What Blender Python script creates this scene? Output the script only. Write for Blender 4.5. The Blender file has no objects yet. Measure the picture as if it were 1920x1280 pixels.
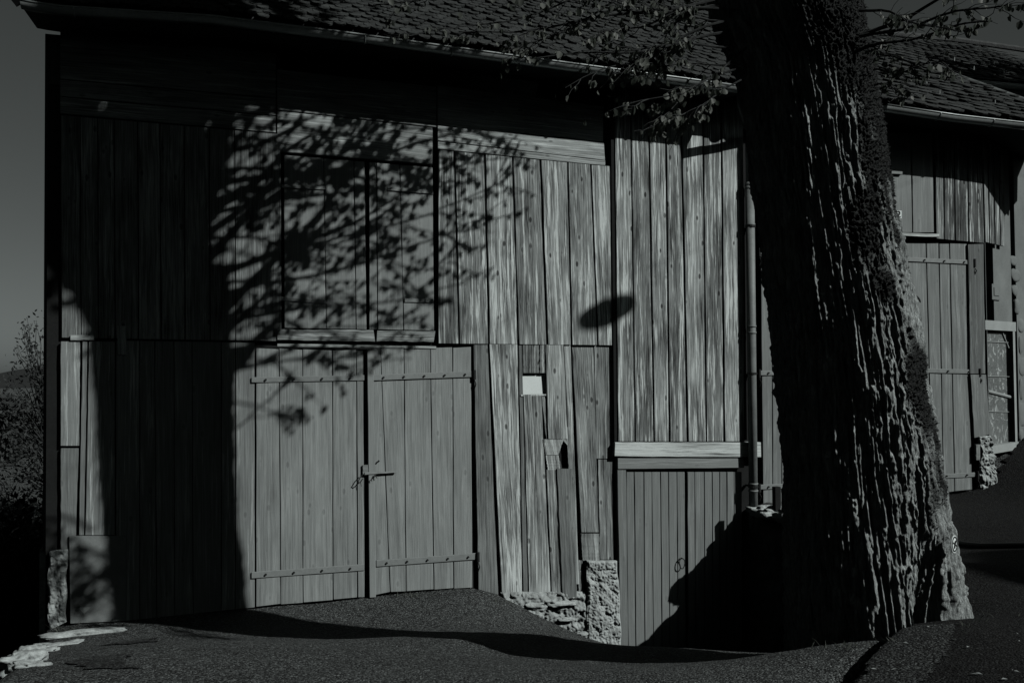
import bpy, math, random
import numpy as np
from mathutils import Vector, Matrix
random.seed(7); RNG = np.random.default_rng(7)
S = bpy.context.scene
COL = S.collection

# ------------------------------------------------------------------ camera
YAW, PITCH, ROLL = math.radians(17), math.radians(1.6), math.radians(0.5)
EYE = Vector((0, -10.3, 2.5)); FPX = 1800.0
F_ = Vector((math.cos(PITCH)*math.sin(YAW), math.cos(PITCH)*math.cos(YAW), math.sin(PITCH)))
R0 = Vector((math.cos(YAW), -math.sin(YAW), 0)); U0 = R0.cross(F_)
R_ = R0*math.cos(ROLL) - U0*math.sin(ROLL); U_ = U0*math.cos(ROLL) + R0*math.sin(ROLL)
cam = bpy.data.cameras.new('camera'); camo = bpy.data.objects.new('camera', cam); COL.objects.link(camo)
cam.sensor_width = 36; cam.lens = 36*FPX/1920; cam.clip_end = 6000; cam.clip_start = .1
m = Matrix((R_, U_, -F_)).transposed().to_4x4(); m.translation = EYE; camo.matrix_world = m
S.camera = camo

# ------------------------------------------------------------------ light
SUN_EL, SUN_AZ = math.radians(34.7), math.atan2(-1.0, 0.875)      # azimuth of the direction TO the sun (from +X)
SUNV = Vector((math.cos(SUN_EL)*math.cos(SUN_AZ), math.cos(SUN_EL)*math.sin(SUN_AZ), math.sin(SUN_EL)))
sl = bpy.data.lights.new('sun', 'SUN'); sl.energy = 5.0; sl.angle = math.radians(0.5); sl.color = (1, .995, .985)
so = bpy.data.objects.new('sun', sl); COL.objects.link(so); so.rotation_euler = SUNV.to_track_quat('Z', 'Y').to_euler()
w = bpy.data.worlds.new('World'); S.world = w; w.use_nodes = True
nt = w.node_tree; nt.nodes.clear()
sky = nt.nodes.new('ShaderNodeTexSky'); sky.sky_type = 'NISHITA'; sky.sun_disc = False
sky.sun_elevation = SUN_EL; sky.sun_rotation = math.pi/2 - SUN_AZ
bw = nt.nodes.new('ShaderNodeSeparateColor')     # black-and-white through a red filter
tint = nt.nodes.new('ShaderNodeMix'); tint.data_type = 'RGBA'; tint.blend_type = 'MULTIPLY'; tint.inputs[0].default_value = 1
tint.inputs[7].default_value = (.90, 1.0, .97, 1)
bg = nt.nodes.new('ShaderNodeBackground'); bg.inputs[1].default_value = 0.05
wo = nt.nodes.new('ShaderNodeOutputWorld')
nt.links.new(sky.outputs[0], bw.inputs[0]); nt.links.new(bw.outputs[0], tint.inputs[6])
nt.links.new(tint.outputs[2], bg.inputs[0]); nt.links.new(bg.outputs[0], wo.inputs[0])
S.view_settings.view_transform = 'Standard'; S.view_settings.look = 'None'
S.view_settings.exposure = -1.10; S.view_settings.gamma = 1
S.cycles.max_bounces = 5; S.cycles.diffuse_bounces = 0; S.cycles.sample_clamp_indirect = 3

# ------------------------------------------------------------------ helpers
def raydir(px, py):
    return F_*FPX + R_*(px-960) + U_*(640-py)
def PT(px, py, t):                       # point at camera depth t (metres along the view axis)
    return EYE + raydir(px, py)*(t/FPX)
def PL(px, py, Y=0.0):                   # point on the plane y = Y
    d = raydir(px, py); return EYE + d*((Y-EYE.y)/d.y)
def PP(px, py, o, n):                    # point on any plane
    d = raydir(px, py); return EYE + d*((Vector(o)-EYE).dot(n)/d.dot(n))
def proj(p):
    q = Vector(p)-EYE; t = q.dot(F_); return 960+FPX*q.dot(R_)/t, 640-FPX*q.dot(U_)/t, t

def _h(ix, iy, iz):
    h = (ix.astype(np.int64)*374761393 + iy.astype(np.int64)*668265263 + iz.astype(np.int64)*2147483647) & 0xffffffff
    h = ((h ^ (h >> 13))*1274126177) & 0xffffffff
    h = ((h ^ (h >> 16))*2246822519) & 0xffffffff
    return ((h ^ (h >> 15)) & 0xffff)/32767.5-1
def noise(x, y, z):
    x, y, z = np.broadcast_arrays(np.asarray(x, float), np.asarray(y, float), np.asarray(z, float))
    fx, fy, fz = np.floor(x), np.floor(y), np.floor(z)
    ux, uy, uz = x-fx, y-fy, z-fz
    ux, uy, uz = [a*a*a*(a*(a*6-15)+10) for a in (ux, uy, uz)]
    r = 0
    for i in (0, 1):
        for j in (0, 1):
            for k in (0, 1):
                r = r + (ux if i else 1-ux)*(uy if j else 1-uy)*(uz if k else 1-uz)*_h(fx+i, fy+j, fz+k)
    return r

class MB:
    """collects boxes, boards and tubes; becomes ONE mesh object"""
    def __init__(s): s.v = []; s.f = []; s.a = []; s.b = []
    def add(s, vs, fs, a=None, b=(.3, 0, 1)):
        n = len(s.v); s.v += [tuple(p) for p in vs]
        s.f += [tuple(i+n for i in f) for f in fs]
        if a is None:
            sd = random.random()*50; a = [(p[0]+p[1], p[2], sd) for p in vs]
        s.a += list(a); s.b += [b]*len(vs)
    def box(s, lo, hi, b=(.3, 0, 1), horiz=False):
        x0, y0, z0 = lo; x1, y1, z1 = hi
        vs = [(x, y, z) for x in (x0, x1) for y in (y0, y1) for z in (z0, z1)]
        fs = [(0, 1, 3, 2), (4, 6, 7, 5), (0, 4, 5, 1), (2, 3, 7, 6), (0, 2, 6, 4), (1, 5, 7, 3)]
        sd = random.random()*50
        a = [((p[2]+p[1], p[0], sd) if horiz else (p[0]+p[1], p[2], sd)) for p in vs]
        s.add(vs, fs, a, b)
    def tube(s, pts, rad, n=8, b=(.3, 0, 1), cap=True):
        pts = [Vector(p) for p in pts]; k = len(pts)
        rad = rad if isinstance(rad, (list, tuple)) else [rad]*k
        vs = []; up = Vector((.13, .21, 1)).normalized(); a = []; L = 0; sd = random.random()*50
        for i, p in enumerate(pts):
            d = (pts[min(i+1, k-1)]-pts[max(i-1, 0)]).normalized()
            u = d.cross(up)
            if u.length < .15: u = d.cross(Vector((1, .3, 0)))
            u.normalize(); v = d.cross(u)
            if i: L += (p-pts[i-1]).length
            for j in range(n):
                an = 2*math.pi*j/n
                vs.append(p+(u*math.cos(an)+v*math.sin(an))*rad[i]); a.append((an*rad[i], L, sd))
        fs = [(i*n+j, i*n+(j+1) % n, (i+1)*n+(j+1) % n, (i+1)*n+j) for i in range(k-1) for j in range(n)]
        if cap: fs += [tuple(range(n))[::-1], tuple((k-1)*n+j for j in range(n))]
        s.add(vs, fs, a, b)
    def slab(s, tl, tr, br, bl, y, th, tone=.3, pale=0, con=1, seg=7, wob=.0018, rag=0.0, horiz=False, plane=None):
        """a plank: its four corners in the facade plane, front face at y, thickness th"""
        tl, tr, br, bl = [Vector(p) for p in (tl, tr, br, bl)]
        nrm = Vector((0, -1, 0)) if plane is None else plane
        back = -nrm
        sd = random.random()*50; vs = []; a = []
        seg = max(2, seg); tilt = random.uniform(-.002, .002)
        for i in range(seg+1):
            q = i/seg
            if horiz:
                L = tl.lerp(tr, q); R = bl.lerp(br, q)
            else:
                L = tl.lerp(bl, q); R = tr.lerp(br, q)
            ax = (R-L).normalized() if (R-L).length > 0 else Vector((1, 0, 0))
            end = (i in (0, seg))
            L = L+ax*random.uniform(-wob, wob); R = R+ax*random.uniform(-wob, wob)
            if end and rag:
                dr = Vector((0, 0, 1)) if not horiz else Vector((1, 0, 0))
                L = L+dr*random.uniform(-rag, rag); R = R+dr*random.uniform(-rag, rag)
            wd = (R-L).length; ln = q*((tl-bl).length if not horiz else (tl-tr).length)
            bow = random.uniform(-.0012, .0012)
            c = [L+back*(.003), L+ax*.004, R-ax*.004, R+back*.003, R+back*th, L+back*th]
            off = [0, tilt+bow, -tilt+bow, 0, 0, 0]
            xs = [0, .004, wd-.004, wd, wd+.02, -.02]
            for p, o, x in zip(c, off, xs):
                p = p+nrm*o
                if plane is None: p = Vector((p.x, p.y+y, p.z))
                else: p = p - plane*y
                vs.append(p); a.append((x, ln, sd))
        fs = []
        for i in range(seg):
            for j in range(6):
                k = (j+1) % 6; fs.append((i*6+j, (i+1)*6+j, (i+1)*6+k, i*6+k))
        fs += [(0, 1, 2, 3, 4, 5), tuple(seg*6+j for j in (5, 4, 3, 2, 1, 0))]
        s.add(vs, fs, a, (tone, pale, con))
    def build(s, name, mat, parent=None, smooth=False):
        me = bpy.data.meshes.new(name); me.from_pydata(s.v, [], s.f)
        A = me.attributes.new('wc', 'FLOAT_VECTOR', 'POINT'); A.data.foreach_set('vector', np.array(s.a, dtype=np.float32).ravel())
        B = me.attributes.new('wt', 'FLOAT_VECTOR', 'POINT'); B.data.foreach_set('vector', np.array(s.b, dtype=np.float32).ravel())
        me.materials.append(mat)
        import bmesh
        bm = bmesh.new(); bm.from_mesh(me); bmesh.ops.recalc_face_normals(bm, faces=bm.faces); bm.to_mesh(me); bm.free()
        if smooth: me.polygons.foreach_set('use_smooth', [True]*len(me.polygons))
        o = bpy.data.objects.new(name, me); COL.objects.link(o)
        if parent is not None:
            o.parent = parent; o.matrix_parent_inverse = Matrix.Translation(parent.location).inverted()
        return o
def mesh_np(name, V, Fq, mat, parent=None, smooth=False, attrs=None):
    me = bpy.data.meshes.new(name); nv, nf, k = len(V), len(Fq), Fq.shape[1]
    me.vertices.add(nv); me.vertices.foreach_set('co', V.astype(np.float32).ravel())
    me.loops.add(nf*k); me.loops.foreach_set('vertex_index', Fq.astype(np.int32).ravel())
    me.polygons.add(nf); me.polygons.foreach_set('loop_start', np.arange(0, nf*k, k, dtype=np.int32))
    me.polygons.foreach_set('loop_total', np.full(nf, k, dtype=np.int32))
    me.update(calc_edges=True)
    if smooth: me.polygons.foreach_set('use_smooth', np.ones(nf, dtype=bool))
    for n_, arr in (attrs or {}).items():
        A = me.attributes.new(n_, 'FLOAT', 'POINT'); A.data.foreach_set('value', arr.astype(np.float32).ravel())
    me.materials.append(mat); o = bpy.data.objects.new(name, me); COL.objects.link(o)
    if parent is not None:
        o.parent = parent; o.matrix_parent_inverse = Matrix.Translation(parent.location).inverted()
    return o
def thing(name, loc, label, cat, group=None):
    o = bpy.data.objects.new(name, None); COL.objects.link(o); o.location = loc; o.empty_display_size = .2
    return tag(o, label, cat, group)
def tag(o, label, cat, group=None):
    o['label'] = label; o['category'] = cat
    if group: o['group'] = group
    return o
def kind(o, k): o['kind'] = k; return o

# ------------------------------------------------------------------ materials
TINT = (.90, 1.0, .975)
class NG:
    def __init__(s, name):
        s.m = bpy.data.materials.new(name); s.m.use_nodes = True; s.t = s.m.node_tree
        s.bsdf = s.t.nodes['Principled BSDF']; s.bsdf.inputs['Roughness'].default_value = .85
        s.bsdf.inputs['Specular IOR Level'].default_value = .25
    def n(s, ty, **kw):
        nd = s.t.nodes.new(ty)
        for k, v in kw.items(): setattr(nd, k, v)
        return nd
    def L(s, a, b): s.t.links.new(a, b)
    def val(s, x, sock):
        if isinstance(x, (int, float)): sock.default_value = x
        else: s.L(x, sock)
    def M(s, op, a, b=0.0, c=0.0, clamp=False):
        nd = s.n('ShaderNodeMath', operation=op); nd.use_clamp = clamp
        s.val(a, nd.inputs[0]); s.val(b, nd.inputs[1])
        if op in ('MULTIPLY_ADD', 'WRAP', 'SMOOTH_MIN', 'COMPARE'): s.val(c, nd.inputs[2])
        return nd.outputs[0]
    def xyz(s, x, y, z):
        nd = s.n('ShaderNodeCombineXYZ')
        for i, q in enumerate((x, y, z)): s.val(q, nd.inputs[i])
        return nd.outputs[0]
    def attr(s, name):
        nd = s.n('ShaderNodeAttribute'); nd.attribute_name = name; sp = s.n('ShaderNodeSeparateXYZ')
        s.L(nd.outputs['Vector'], sp.inputs[0]); return sp.outputs
    def noise(s, vec, scale=1, detail=4, rough=.6, dist=0):
        nd = s.n('ShaderNodeTexNoise'); nd.inputs['Scale'].default_value = scale; nd.inputs['Detail'].default_value = detail
        nd.inputs['Roughness'].default_value = rough; nd.inputs['Distortion'].default_value = dist
        s.L(vec, nd.inputs['Vector']); return nd.outputs['Fac']
    def ramp(s, x, a, b):                    # smooth step from a to b
        nd = s.n('ShaderNodeMapRange'); nd.interpolation_type = 'SMOOTHSTEP'
        s.L(x, nd.inputs[0]); nd.inputs[1].default_value = a; nd.inputs[2].default_value = b; return nd.outputs[0]
    def grey(s, v, tint=TINT):
        nd = s.n('ShaderNodeVectorMath', operation='SCALE'); nd.inputs[0].default_value = tint
        s.val(v, nd.inputs[3]); s.L(nd.outputs[0], s.bsdf.inputs['Base Color'])
    def bump(s, h, strength=.5, dist=.01):
        nd = s.n('ShaderNodeBump'); nd.inputs['Strength'].default_value = strength; nd.inputs['Distance'].default_value = dist
        s.L(h, nd.inputs['Height']); s.L(nd.outputs[0], s.bsdf.inputs['Normal'])

def wood(name, grain=1.0, rough=.85):
    g = NG(name); x, y, sd = g.attr('wc'); tone, pale, con = g.attr('wt')
    sdd = g.M('MULTIPLY', sd, 7.3)
    wx = g.M('MULTIPLY_ADD', g.noise(g.xyz(g.M('MULTIPLY', x, 3), g.M('MULTIPLY', y, 1.3), sdd), 1, 2), .035, x)
    fine = g.noise(g.xyz(g.M('MULTIPLY', wx, 230), g.M('MULTIPLY', y, 4.5), sdd), 1, 4, .7)
    A = g.noise(g.xyz(g.M('MULTIPLY', wx, 85), g.M('MULTIPLY', y, 1.5), sdd), 1, 6, .72)
    B = g.noise(g.xyz(g.M('MULTIPLY', wx, 24), g.M('MULTIPLY', y, 1.0), g.M('ADD', sdd, 3.1)), 1, 5, .68)
    C = g.noise(g.xyz(g.M('MULTIPLY', x, 5), g.M('MULTIPLY', y, 1.1), g.M('ADD', sdd, 9.7)), 1, 3, .6)
    # growth-ring figure
    ring = g.M('SINE', g.M('MULTIPLY', g.M('ADD', g.M('MULTIPLY', wx, 2.2), g.noise(g.xyz(g.M('MULTIPLY', x, 5), g.M('MULTIPLY', y, .7), g.M('ADD', sdd, 20)), 1, 1, .4)), 75))
    ring = g.M('MULTIPLY', ring, g.M('MULTIPLY', g.ramp(g.M('FRACT', g.M('MULTIPLY', sd, 3.77)), .5, .8), .10))
    vo = g.n('ShaderNodeTexVoronoi'); vo.inputs['Scale'].default_value = 1
    g.L(g.xyz(g.M('MULTIPLY', x, 7.5), g.M('MULTIPLY', y, 3.6), sdd), vo.inputs['Vector'])
    knot = g.ramp(vo.outputs['Distance'], .15, .08)
    halo = g.ramp(vo.outputs['Distance'], .32, .13)
    base = g.M('ADD', g.M('MULTIPLY_ADD', A, 4.2, -1.12), g.M('MULTIPLY_ADD', fine, 1.7, -.85))
    base = g.M('ADD', base, ring)
    base = g.M('ADD', base, g.M('MULTIPLY_ADD', C, 2.2, -1.1))
    k = g.M('MULTIPLY', con, grain)
    base = g.M('ADD', 1.0, g.M('MULTIPLY', g.M('SUBTRACT', base, 1.03), k))
    base = g.M('MULTIPLY', base, g.M('SUBTRACT', 1.0, g.M('MULTIPLY', g.M('MULTIPLY', knot, .7), k)))
    base = g.M('MULTIPLY', base, g.M('ADD', 1.0, g.M('MULTIPLY', g.M('MULTIPLY', halo, .18), k)))
    base = g.M('MAXIMUM', base, .12)
    v = g.M('MULTIPLY', base, g.M('MULTIPLY', tone, 1.45))
    # bleached streaks where the finish is gone
    st = g.M('MULTIPLY', g.ramp(B, .51, .62), g.ramp(A, .38, .58))
    st = g.M('MULTIPLY', st, pale)
    v = g.M('ADD', v, g.M('MULTIPLY', st, g.M('MULTIPLY_ADD', fine, 1.9, .02)))
    # hairline checks
    ck = g.M('MULTIPLY', g.ramp(g.noise(g.xyz(g.M('MULTIPLY', wx, 95), g.M('MULTIPLY', y, .8), g.M('ADD', sdd, 31)), 1, 2, .5), .30, .26), g.M('MINIMUM', g.M('MULTIPLY', k, 1.2), 1))
    v = g.M('MULTIPLY', v, g.M('MULTIPLY_ADD', ck, -.65, 1))
    g.grey(g.M('MINIMUM', v, .85)); g.bsdf.inputs['Roughness'].default_value = rough
    g.bump(g.M('ADD', g.M('MULTIPLY', A, .6), g.M('SUBTRACT', fine, ck)), .55*min(grain+.3, 1), .004)
    return g.m
def simple(name, v, var=.3, scale=8, bscale=60, bstr=.3, bdist=.004, rough=.85, metal=0, spec=.25):
    g = NG(name); tc = g.n('ShaderNodeTexCoord').outputs['Object']
    a = g.noise(tc, scale, 6, .65); b = g.noise(tc, bscale, 4, .6)
    g.grey(g.M('MULTIPLY', g.M('ADD', g.M('MULTIPLY_ADD', g.M('SUBTRACT', a, .5), var*3, 1), g.M('MULTIPLY', g.M('SUBTRACT', b, .5), var*1.5)), v))
    g.bump(b, bstr, bdist); g.bsdf.inputs['Roughness'].default_value = rough; g.bsdf.inputs['Metallic'].default_value = metal
    g.bsdf.inputs['Specular IOR Level'].default_value = spec
    return g.m
WOOD = wood('weathered_wood', 1.0); PAINT = wood('painted_boards', .50, .7)
IRON = simple('painted_iron', .30, .2, 20, 90, .25, .002, .6); DARKIRON = simple('dark_iron', .03, .3, 20, 90, .3, .002, .5)
ZINC = simple('zinc', .42, .25, 5, 40, .12, .002, .42, .35, .5); SHEET = simple('sheet_metal', .24, .35, 3, 70, .2, .003, .7)
STONE = simple('rough_stone', .50, .6, 9, 38, .8, .012, .9); MORTAR = simple('lime_mortar', .42, .75, 8, 30, .8, .015, .95)
RUBBLE = simple('dark_rubble', .07, .5, 6, 30, .8, .02, .95)
TILE = simple('roof_tile', .06, .8, 7, 50, .8, .01, .6); STUCCO = simple('stucco', .24, .28, 2.2, 60, .4, .004, .95)
BARKT = simple('twig_bark', .05, .4, 9, 60, .5, .004, .85); LIME = simple('white_surround', .42, .18, 5, 60, .3, .003, .9)
WHITE = simple('whitewash', .95, .06, 5, 60, .15, .003, .9); BLACK = simple('black_rubber', .015, .2, 5, 60, .2, .002, .6)
DARKW = simple('dark_interior', .02, .3, 5, 40, .3, .003, .95)
def leafmat():
    g = NG('leaf'); tc = g.n('ShaderNodeTexCoord').outputs['Object']
    g.grey(g.M('MULTIPLY_ADD', g.noise(tc, 9, 2), .14, .09), (.9, 1, .88)); g.bsdf.inputs['Roughness'].default_value = .5
    tr = g.n('ShaderNodeBsdfTranslucent'); tr.inputs[0].default_value = (.11, .13, .11, 1)
    mx = g.n('ShaderNodeMixShader'); mx.inputs[0].default_value = .35
    g.L(g.bsdf.outputs[0], mx.inputs[1]); g.L(tr.outputs[0], mx.inputs[2])
    g.L(mx.outputs[0], g.t.nodes['Material Output'].inputs[0]); return g.m
LEAF = leafmat()
def asphalt(name, v, spk=.25, patches=.3):
    g = NG(name); tc = g.n('ShaderNodeTexCoord').outputs['Object']
    a = g.noise(tc, 1.1, 4, .6); b = g.noise(tc, 75, 2, .5); c = g.noise(tc, 48, 3, .75); d = g.noise(tc, 8, 5, .65)
    vo = g.n('ShaderNodeTexVoronoi'); vo.inputs['Scale'].default_value = 70; g.L(tc, vo.inputs['Vector'])
    val = g.M('MULTIPLY_ADD', g.M('SUBTRACT', a, .5), patches*2.5, 1)
    val = g.M('ADD', val, g.M('MULTIPLY', g.M('SUBTRACT', d, .5), .9)); val = g.M('ADD', val, g.M('MULTIPLY', g.M('SUBTRACT', c, .5), 4.5))
    val = g.M('ADD', val, g.M('MULTIPLY', g.ramp(b, .62, .78), spk*9))
    wn = g.n('ShaderNodeTexWhiteNoise'); wn.noise_dimensions = '3D'; g.L(vo.outputs['Position'], wn.inputs['Vector'])
    val = g.M('ADD', val, g.M('MULTIPLY', g.M('SUBTRACT', g.M('POWER', wn.outputs['Value'], 3.0), .22), 2.6))
    g.grey(g.M('MAXIMUM', g.M('MULTIPLY', val, v), v*.15))
    g.bump(g.M('ADD', g.M('ADD', b, g.M('MULTIPLY', c, 1.0)), g.M('MULTIPLY', vo.outputs['Distance'], -.8)), 1.0, .022)
    g.bsdf.inputs['Roughness'].default_value = .9; return g.m
ASPH = asphalt('old_asphalt', .085, .9); SHADED = asphalt('shaded_asphalt', .013, .35, .5); SOIL = simple('dark_soil', .035, .6, 2, 30, .8, .03, .95)  # the road's asphalt has shade put into its low albedo
PATCH = asphalt('asphalt_patch', .048, .15, .3)
def barkmat():
    g = NG('bark'); tc = g.n('ShaderNodeTexCoord').outputs['Object']
    ms = g.n('ShaderNodeAttribute'); ms.attribute_name = 'moss'; ms = ms.outputs['Fac']
    sp = g.n('ShaderNodeSeparateXYZ'); g.L(tc, sp.inputs[0]); x, y, z = sp.outputs
    f = g.noise(g.xyz(g.M('MULTIPLY', x, 85), g.M('MULTIPLY', y, 85), g.M('MULTIPLY', z, 13)), 1, 6, .75)
    c = g.noise(tc, 3, 4, .6); fn = g.noise(tc, 140, 3, .7)
    st = g.noise(g.xyz(g.M('MULTIPLY', x, 32), g.M('MULTIPLY', y, 32), g.M('MULTIPLY', z, 3)), 1, 4, .7)
    v = g.M('MULTIPLY', g.M('ADD', g.M('MULTIPLY_ADD', g.M('SUBTRACT', f, .5), 3.0, 1), g.M('MULTIPLY', g.M('SUBTRACT', st, .5), 2.6)), g.M('MULTIPLY_ADD', c, .6, .7))
    v = g.M('MULTIPLY', v, .58)
    mv = g.M('MULTIPLY', g.M('MULTIPLY_ADD', fn, 1.2, .3), .055)
    nd = g.n('ShaderNodeMix'); g.L(ms, nd.inputs[0]); g.L(v, nd.inputs[2]); g.L(mv, nd.inputs[3])
    g.grey(g.M('MAXIMUM', nd.outputs[0], .015)); g.bump(g.M('ADD', f, g.M('MULTIPLY', fn, .6)), 1.0, .03); g.bsdf.inputs['Roughness'].default_value = .9
    return g.m
BARK = barkmat()
def glassmat():
    g = NG('plastic_sheet'); tc = g.n('ShaderNodeTexCoord').outputs['Object']
    a = g.noise(tc, 5, 4, .6, 2.5); b = g.noise(tc, 1.2, 3)
    g.grey(g.M('ADD', g.M('MULTIPLY', g.ramp(a, .52, .70), .5), g.M('MULTIPLY_ADD', b, .25, .10)))
    g.bump(a, .8, .03); g.bsdf.inputs['Roughness'].default_value = .25; g.bsdf.inputs['Specular IOR Level'].default_value = .6; return g.m
SHEETP = glassmat()
#---SETTING---
# ------------------------------------------------------------------ terrain
def tps_fit(pts):
    P = np.array([(p[0], p[1]) for p in pts]); z = np.array([p[2] for p in pts]); n = len(P)
    d2 = ((P[:, None]-P[None])**2).sum(-1); K = np.where(d2 > 0, .5*d2*np.log(d2+1e-12), 0)+np.eye(n)*.02
    A = np.zeros((n+3, n+3)); A[:n, :n] = K; A[:n, n] = 1; A[:n, n+1:] = P; A[n, :n] = 1; A[n+1:, :n] = P.T
    c = np.linalg.solve(A, np.concatenate([z, [0, 0, 0]])); return P, c
def tps(fit, x, y):
    P, c = fit; n = len(P); r = c[n]+c[n+1]*x+c[n+2]*y
    for i in range(n):
        d2 = (x-P[i, 0])**2+(y-P[i, 1])**2; r = r+c[i]*.5*d2*np.log(d2+1e-12)
    return r
low = [PL(px, py) for px, py in ((60, 1188), (130, 1172), (240, 1163), (470, 1141), (690, 1121), (800, 1109), (890, 1104), (940, 1116), (1000, 1148), (1095, 1192), (1160, 1209))]
low += [Vector((p.x, p.y+1.5, p.z)) for p in low]
low += [Vector((5.2, 0, EYE.z-3.3)), Vector((6.1, 0, EYE.z-3.35)), Vector((6.1, 1.5, EYE.z-3.35)), Vector((6.4, -1.2, EYE.z-3.25)), Vector((5.0, -1.2, EYE.z-3.1))]
low += [PT(300, 690+515, 7.2), PT(60, 1225, 7.2), PT(900, 1201, 7.6), PT(1200, 1216, 7.5), PT(1330, 1229, 7.3), PT(1450, 1229, 6.9)]
low += [Vector((a, b_, EYE.z+c)) for a, b_, c in ((2.5, -2.7, -2.28), (1.6, -1.7, -2.39), (.8, -.8, -2.47), (2.2, -3.1, -2.22), (2.85, -2.3, -2.34), (3.05, -4.1, -2.08), (3.75, -3.3, -2.27), (3.4, -3.7, -2.16))]
low += [Vector((PT(1200, 1216, 9.2).x, PT(1200, 1216, 9.2).y, EYE.z-2.92))]
low += [PT(px, 1280, 5.0) for px in (0, 400, 900, 1300, 1600)] + [PT(1485, 1218, 6.35), PT(1600, 1203, 6.0), PT(1800, 1170, 6.2), PT(1900, 1275, 4.8)]
low += [Vector((x, y, EYE.z-1.56)) for x, y in ((-3, -10), (0, -9.3), (3, -9), (6, -9), (0, -13), (5, -13), (-4, -14))]
FL = tps_fit(low)
upp = [Vector((PL(1425, 962).x, 0, EYE.z-1.74)), Vector((8, 0, EYE.z-1.68)), PL(1835, 920), Vector((8, 2, EYE.z-1.6))]
HO = PL(1842, 700); HD = Vector((math.cos(math.radians(26)), math.sin(math.radians(26)), 0)); HN = Vector((HD.y, -HD.x, 0))
hp = PP(1900, 838, HO, HN); upp += [hp, hp+HD*3+Vector((0, 0, .25)), hp-HN*2]
upp += [PT(1790, 1175, 6.2), PT(1800, 1060, 8.0), PT(1900, 1090, 7.6), PT(1900, 1275, 4.8), PT(1640, 1190, 6.3), Vector((5.9, -2.6, EYE.z-1.95)), Vector((6.6, -.8, EYE.z-1.93)), Vector((6.5, -1.6, EYE.z-1.95)), Vector((12, -9, EYE.z-1.5)), Vector((6, -9, EYE.z-1.56)), Vector((13, -3, EYE.z-1.35)), Vector((8, -3, EYE.z-1.66))]
FU = tps_fit(upp)
RW = [(6.36, 1.5), (6.34, 0), (6.2, -1.2), (5.65, -2.6), (4.85, -4.1)] + [(p.x, p.y) for p in (PT(1690, 1200, 6.0), PT(1640, 1240, 5.45), PT(1595, 1280, 5.0), PT(1560, 1320, 4.6))] + [(2.6, -8.0), (2.2, -13)]       # line of the retaining wall, then of the kerb
def rwx(y):
    ys = [p[1] for p in RW][::-1]; xs = [p[0] for p in RW][::-1]; return np.interp(y, ys, xs)
EDGE = [(PL(88, 1188).x, 0.6), (PL(88, 1188).x, 0), (PT(10, 1262, 5.8).x+.12, PT(10, 1262, 5.8).y), (PT(-30, 1280, 5).x, PT(-30, 1280, 5).y), (-2.5, -8.5), (-4.5, -14)]
def edgex(y):
    ys = [p[1] for p in EDGE][::-1]; xs = [p[0] for p in EDGE][::-1]; return np.interp(y, ys, xs)
def ground_z(x, y):
    x = np.asarray(x, float); y = np.asarray(y, float)
    zl, zu = tps(FL, x, y), tps(FU, x, y)
    wdt = np.where(y > -3.9, .08, np.clip(.08+(-3.9-y)*1.0, .08, 1.6))
    k = np.clip((x-rwx(y)-.02)/wdt, 0, 1); k = k*k*(3-2*k)
    z = zl*(1-k)+zu*k
    kb = np.clip((x-rwx(y)+.02)/.05, 0, 1)*np.clip((-4.9-y)/.3, 0, 1)*np.clip(1-(x-rwx(y))/1.5, 0, 1); z = z+.03*kb
    z = z-.05*np.exp(-((x-rwx(y)+.06)/.07)**2)*np.clip((-4.9-y)/.3, 0, 1)
    r2 = np.maximum(0, np.hypot(x-3, y+6)-13); far = np.clip(r2/12, 0, 1); far = far*far*(3-2*far)
    z = z*(1-far)+(EYE.z-1.2+.02*(x))*far*1.0
    ex = edgex(y); d = np.clip((ex-x)/.5, 0, 1); z = z*(1-d)+(-2.2)*d-np.clip(ex-x, 0, 40)*.06
    far2 = np.clip((y-9)/30, 0, 1); z = z*(1-far2)+(-3.5)*far2
    return z
def axis(lo, hi, segs):
    out = [lo]
    for a, b, st in segs:
        k = max(1, round((b-a)/st)); out += list(np.linspace(a, b, k+1)[1:])
    return np.array(out)
def grid_mesh(name, xs, ys, mat, dz=0.0, keep=None, amp=.006):
    X, Y = np.meshgrid(xs, ys, indexing='ij'); Z = ground_z(X, Y)+dz
    Z = Z+noise(X*3, Y*3, 0)*amp+noise(X*11, Y*11, 3)*amp*.4
    V = np.stack([X, Y, Z], -1).reshape(-1, 3); nx, ny = X.shape
    i, j = np.meshgrid(np.arange(nx-1), np.arange(ny-1), indexing='ij'); a = (i*ny+j).ravel()
    Fq = np.stack([a, a+ny, a+ny+1, a+1], -1)
    if keep is not None:
        c = V[Fq].mean(1); Fq = Fq[keep(c[:, 0], c[:, 1])]
        used, inv = np.unique(Fq, return_inverse=True); V = V[used]; Fq = inv.reshape(Fq.shape)
    return mesh_np(name, V, Fq, mat, smooth=True)
xs = axis(-400, 400, [(-400, -60, 34), (-60, -8, 4), (-8, -3.5, .5), (-3.5, 2, .06), (2, 5, .03), (5, 8, .06), (8, 14, .2), (14, 60, 4), (60, 400, 34)])
ys = axis(-300, 900, [(-300, -40, 26), (-40, -14, 2), (-14, -8, .25), (-8, .6, .06), (.6, 20, .9), (20, 100, 8), (100, 900, 80)])
gnd = kind(grid_mesh('ground', xs, ys, ASPH), 'structure')
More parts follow.
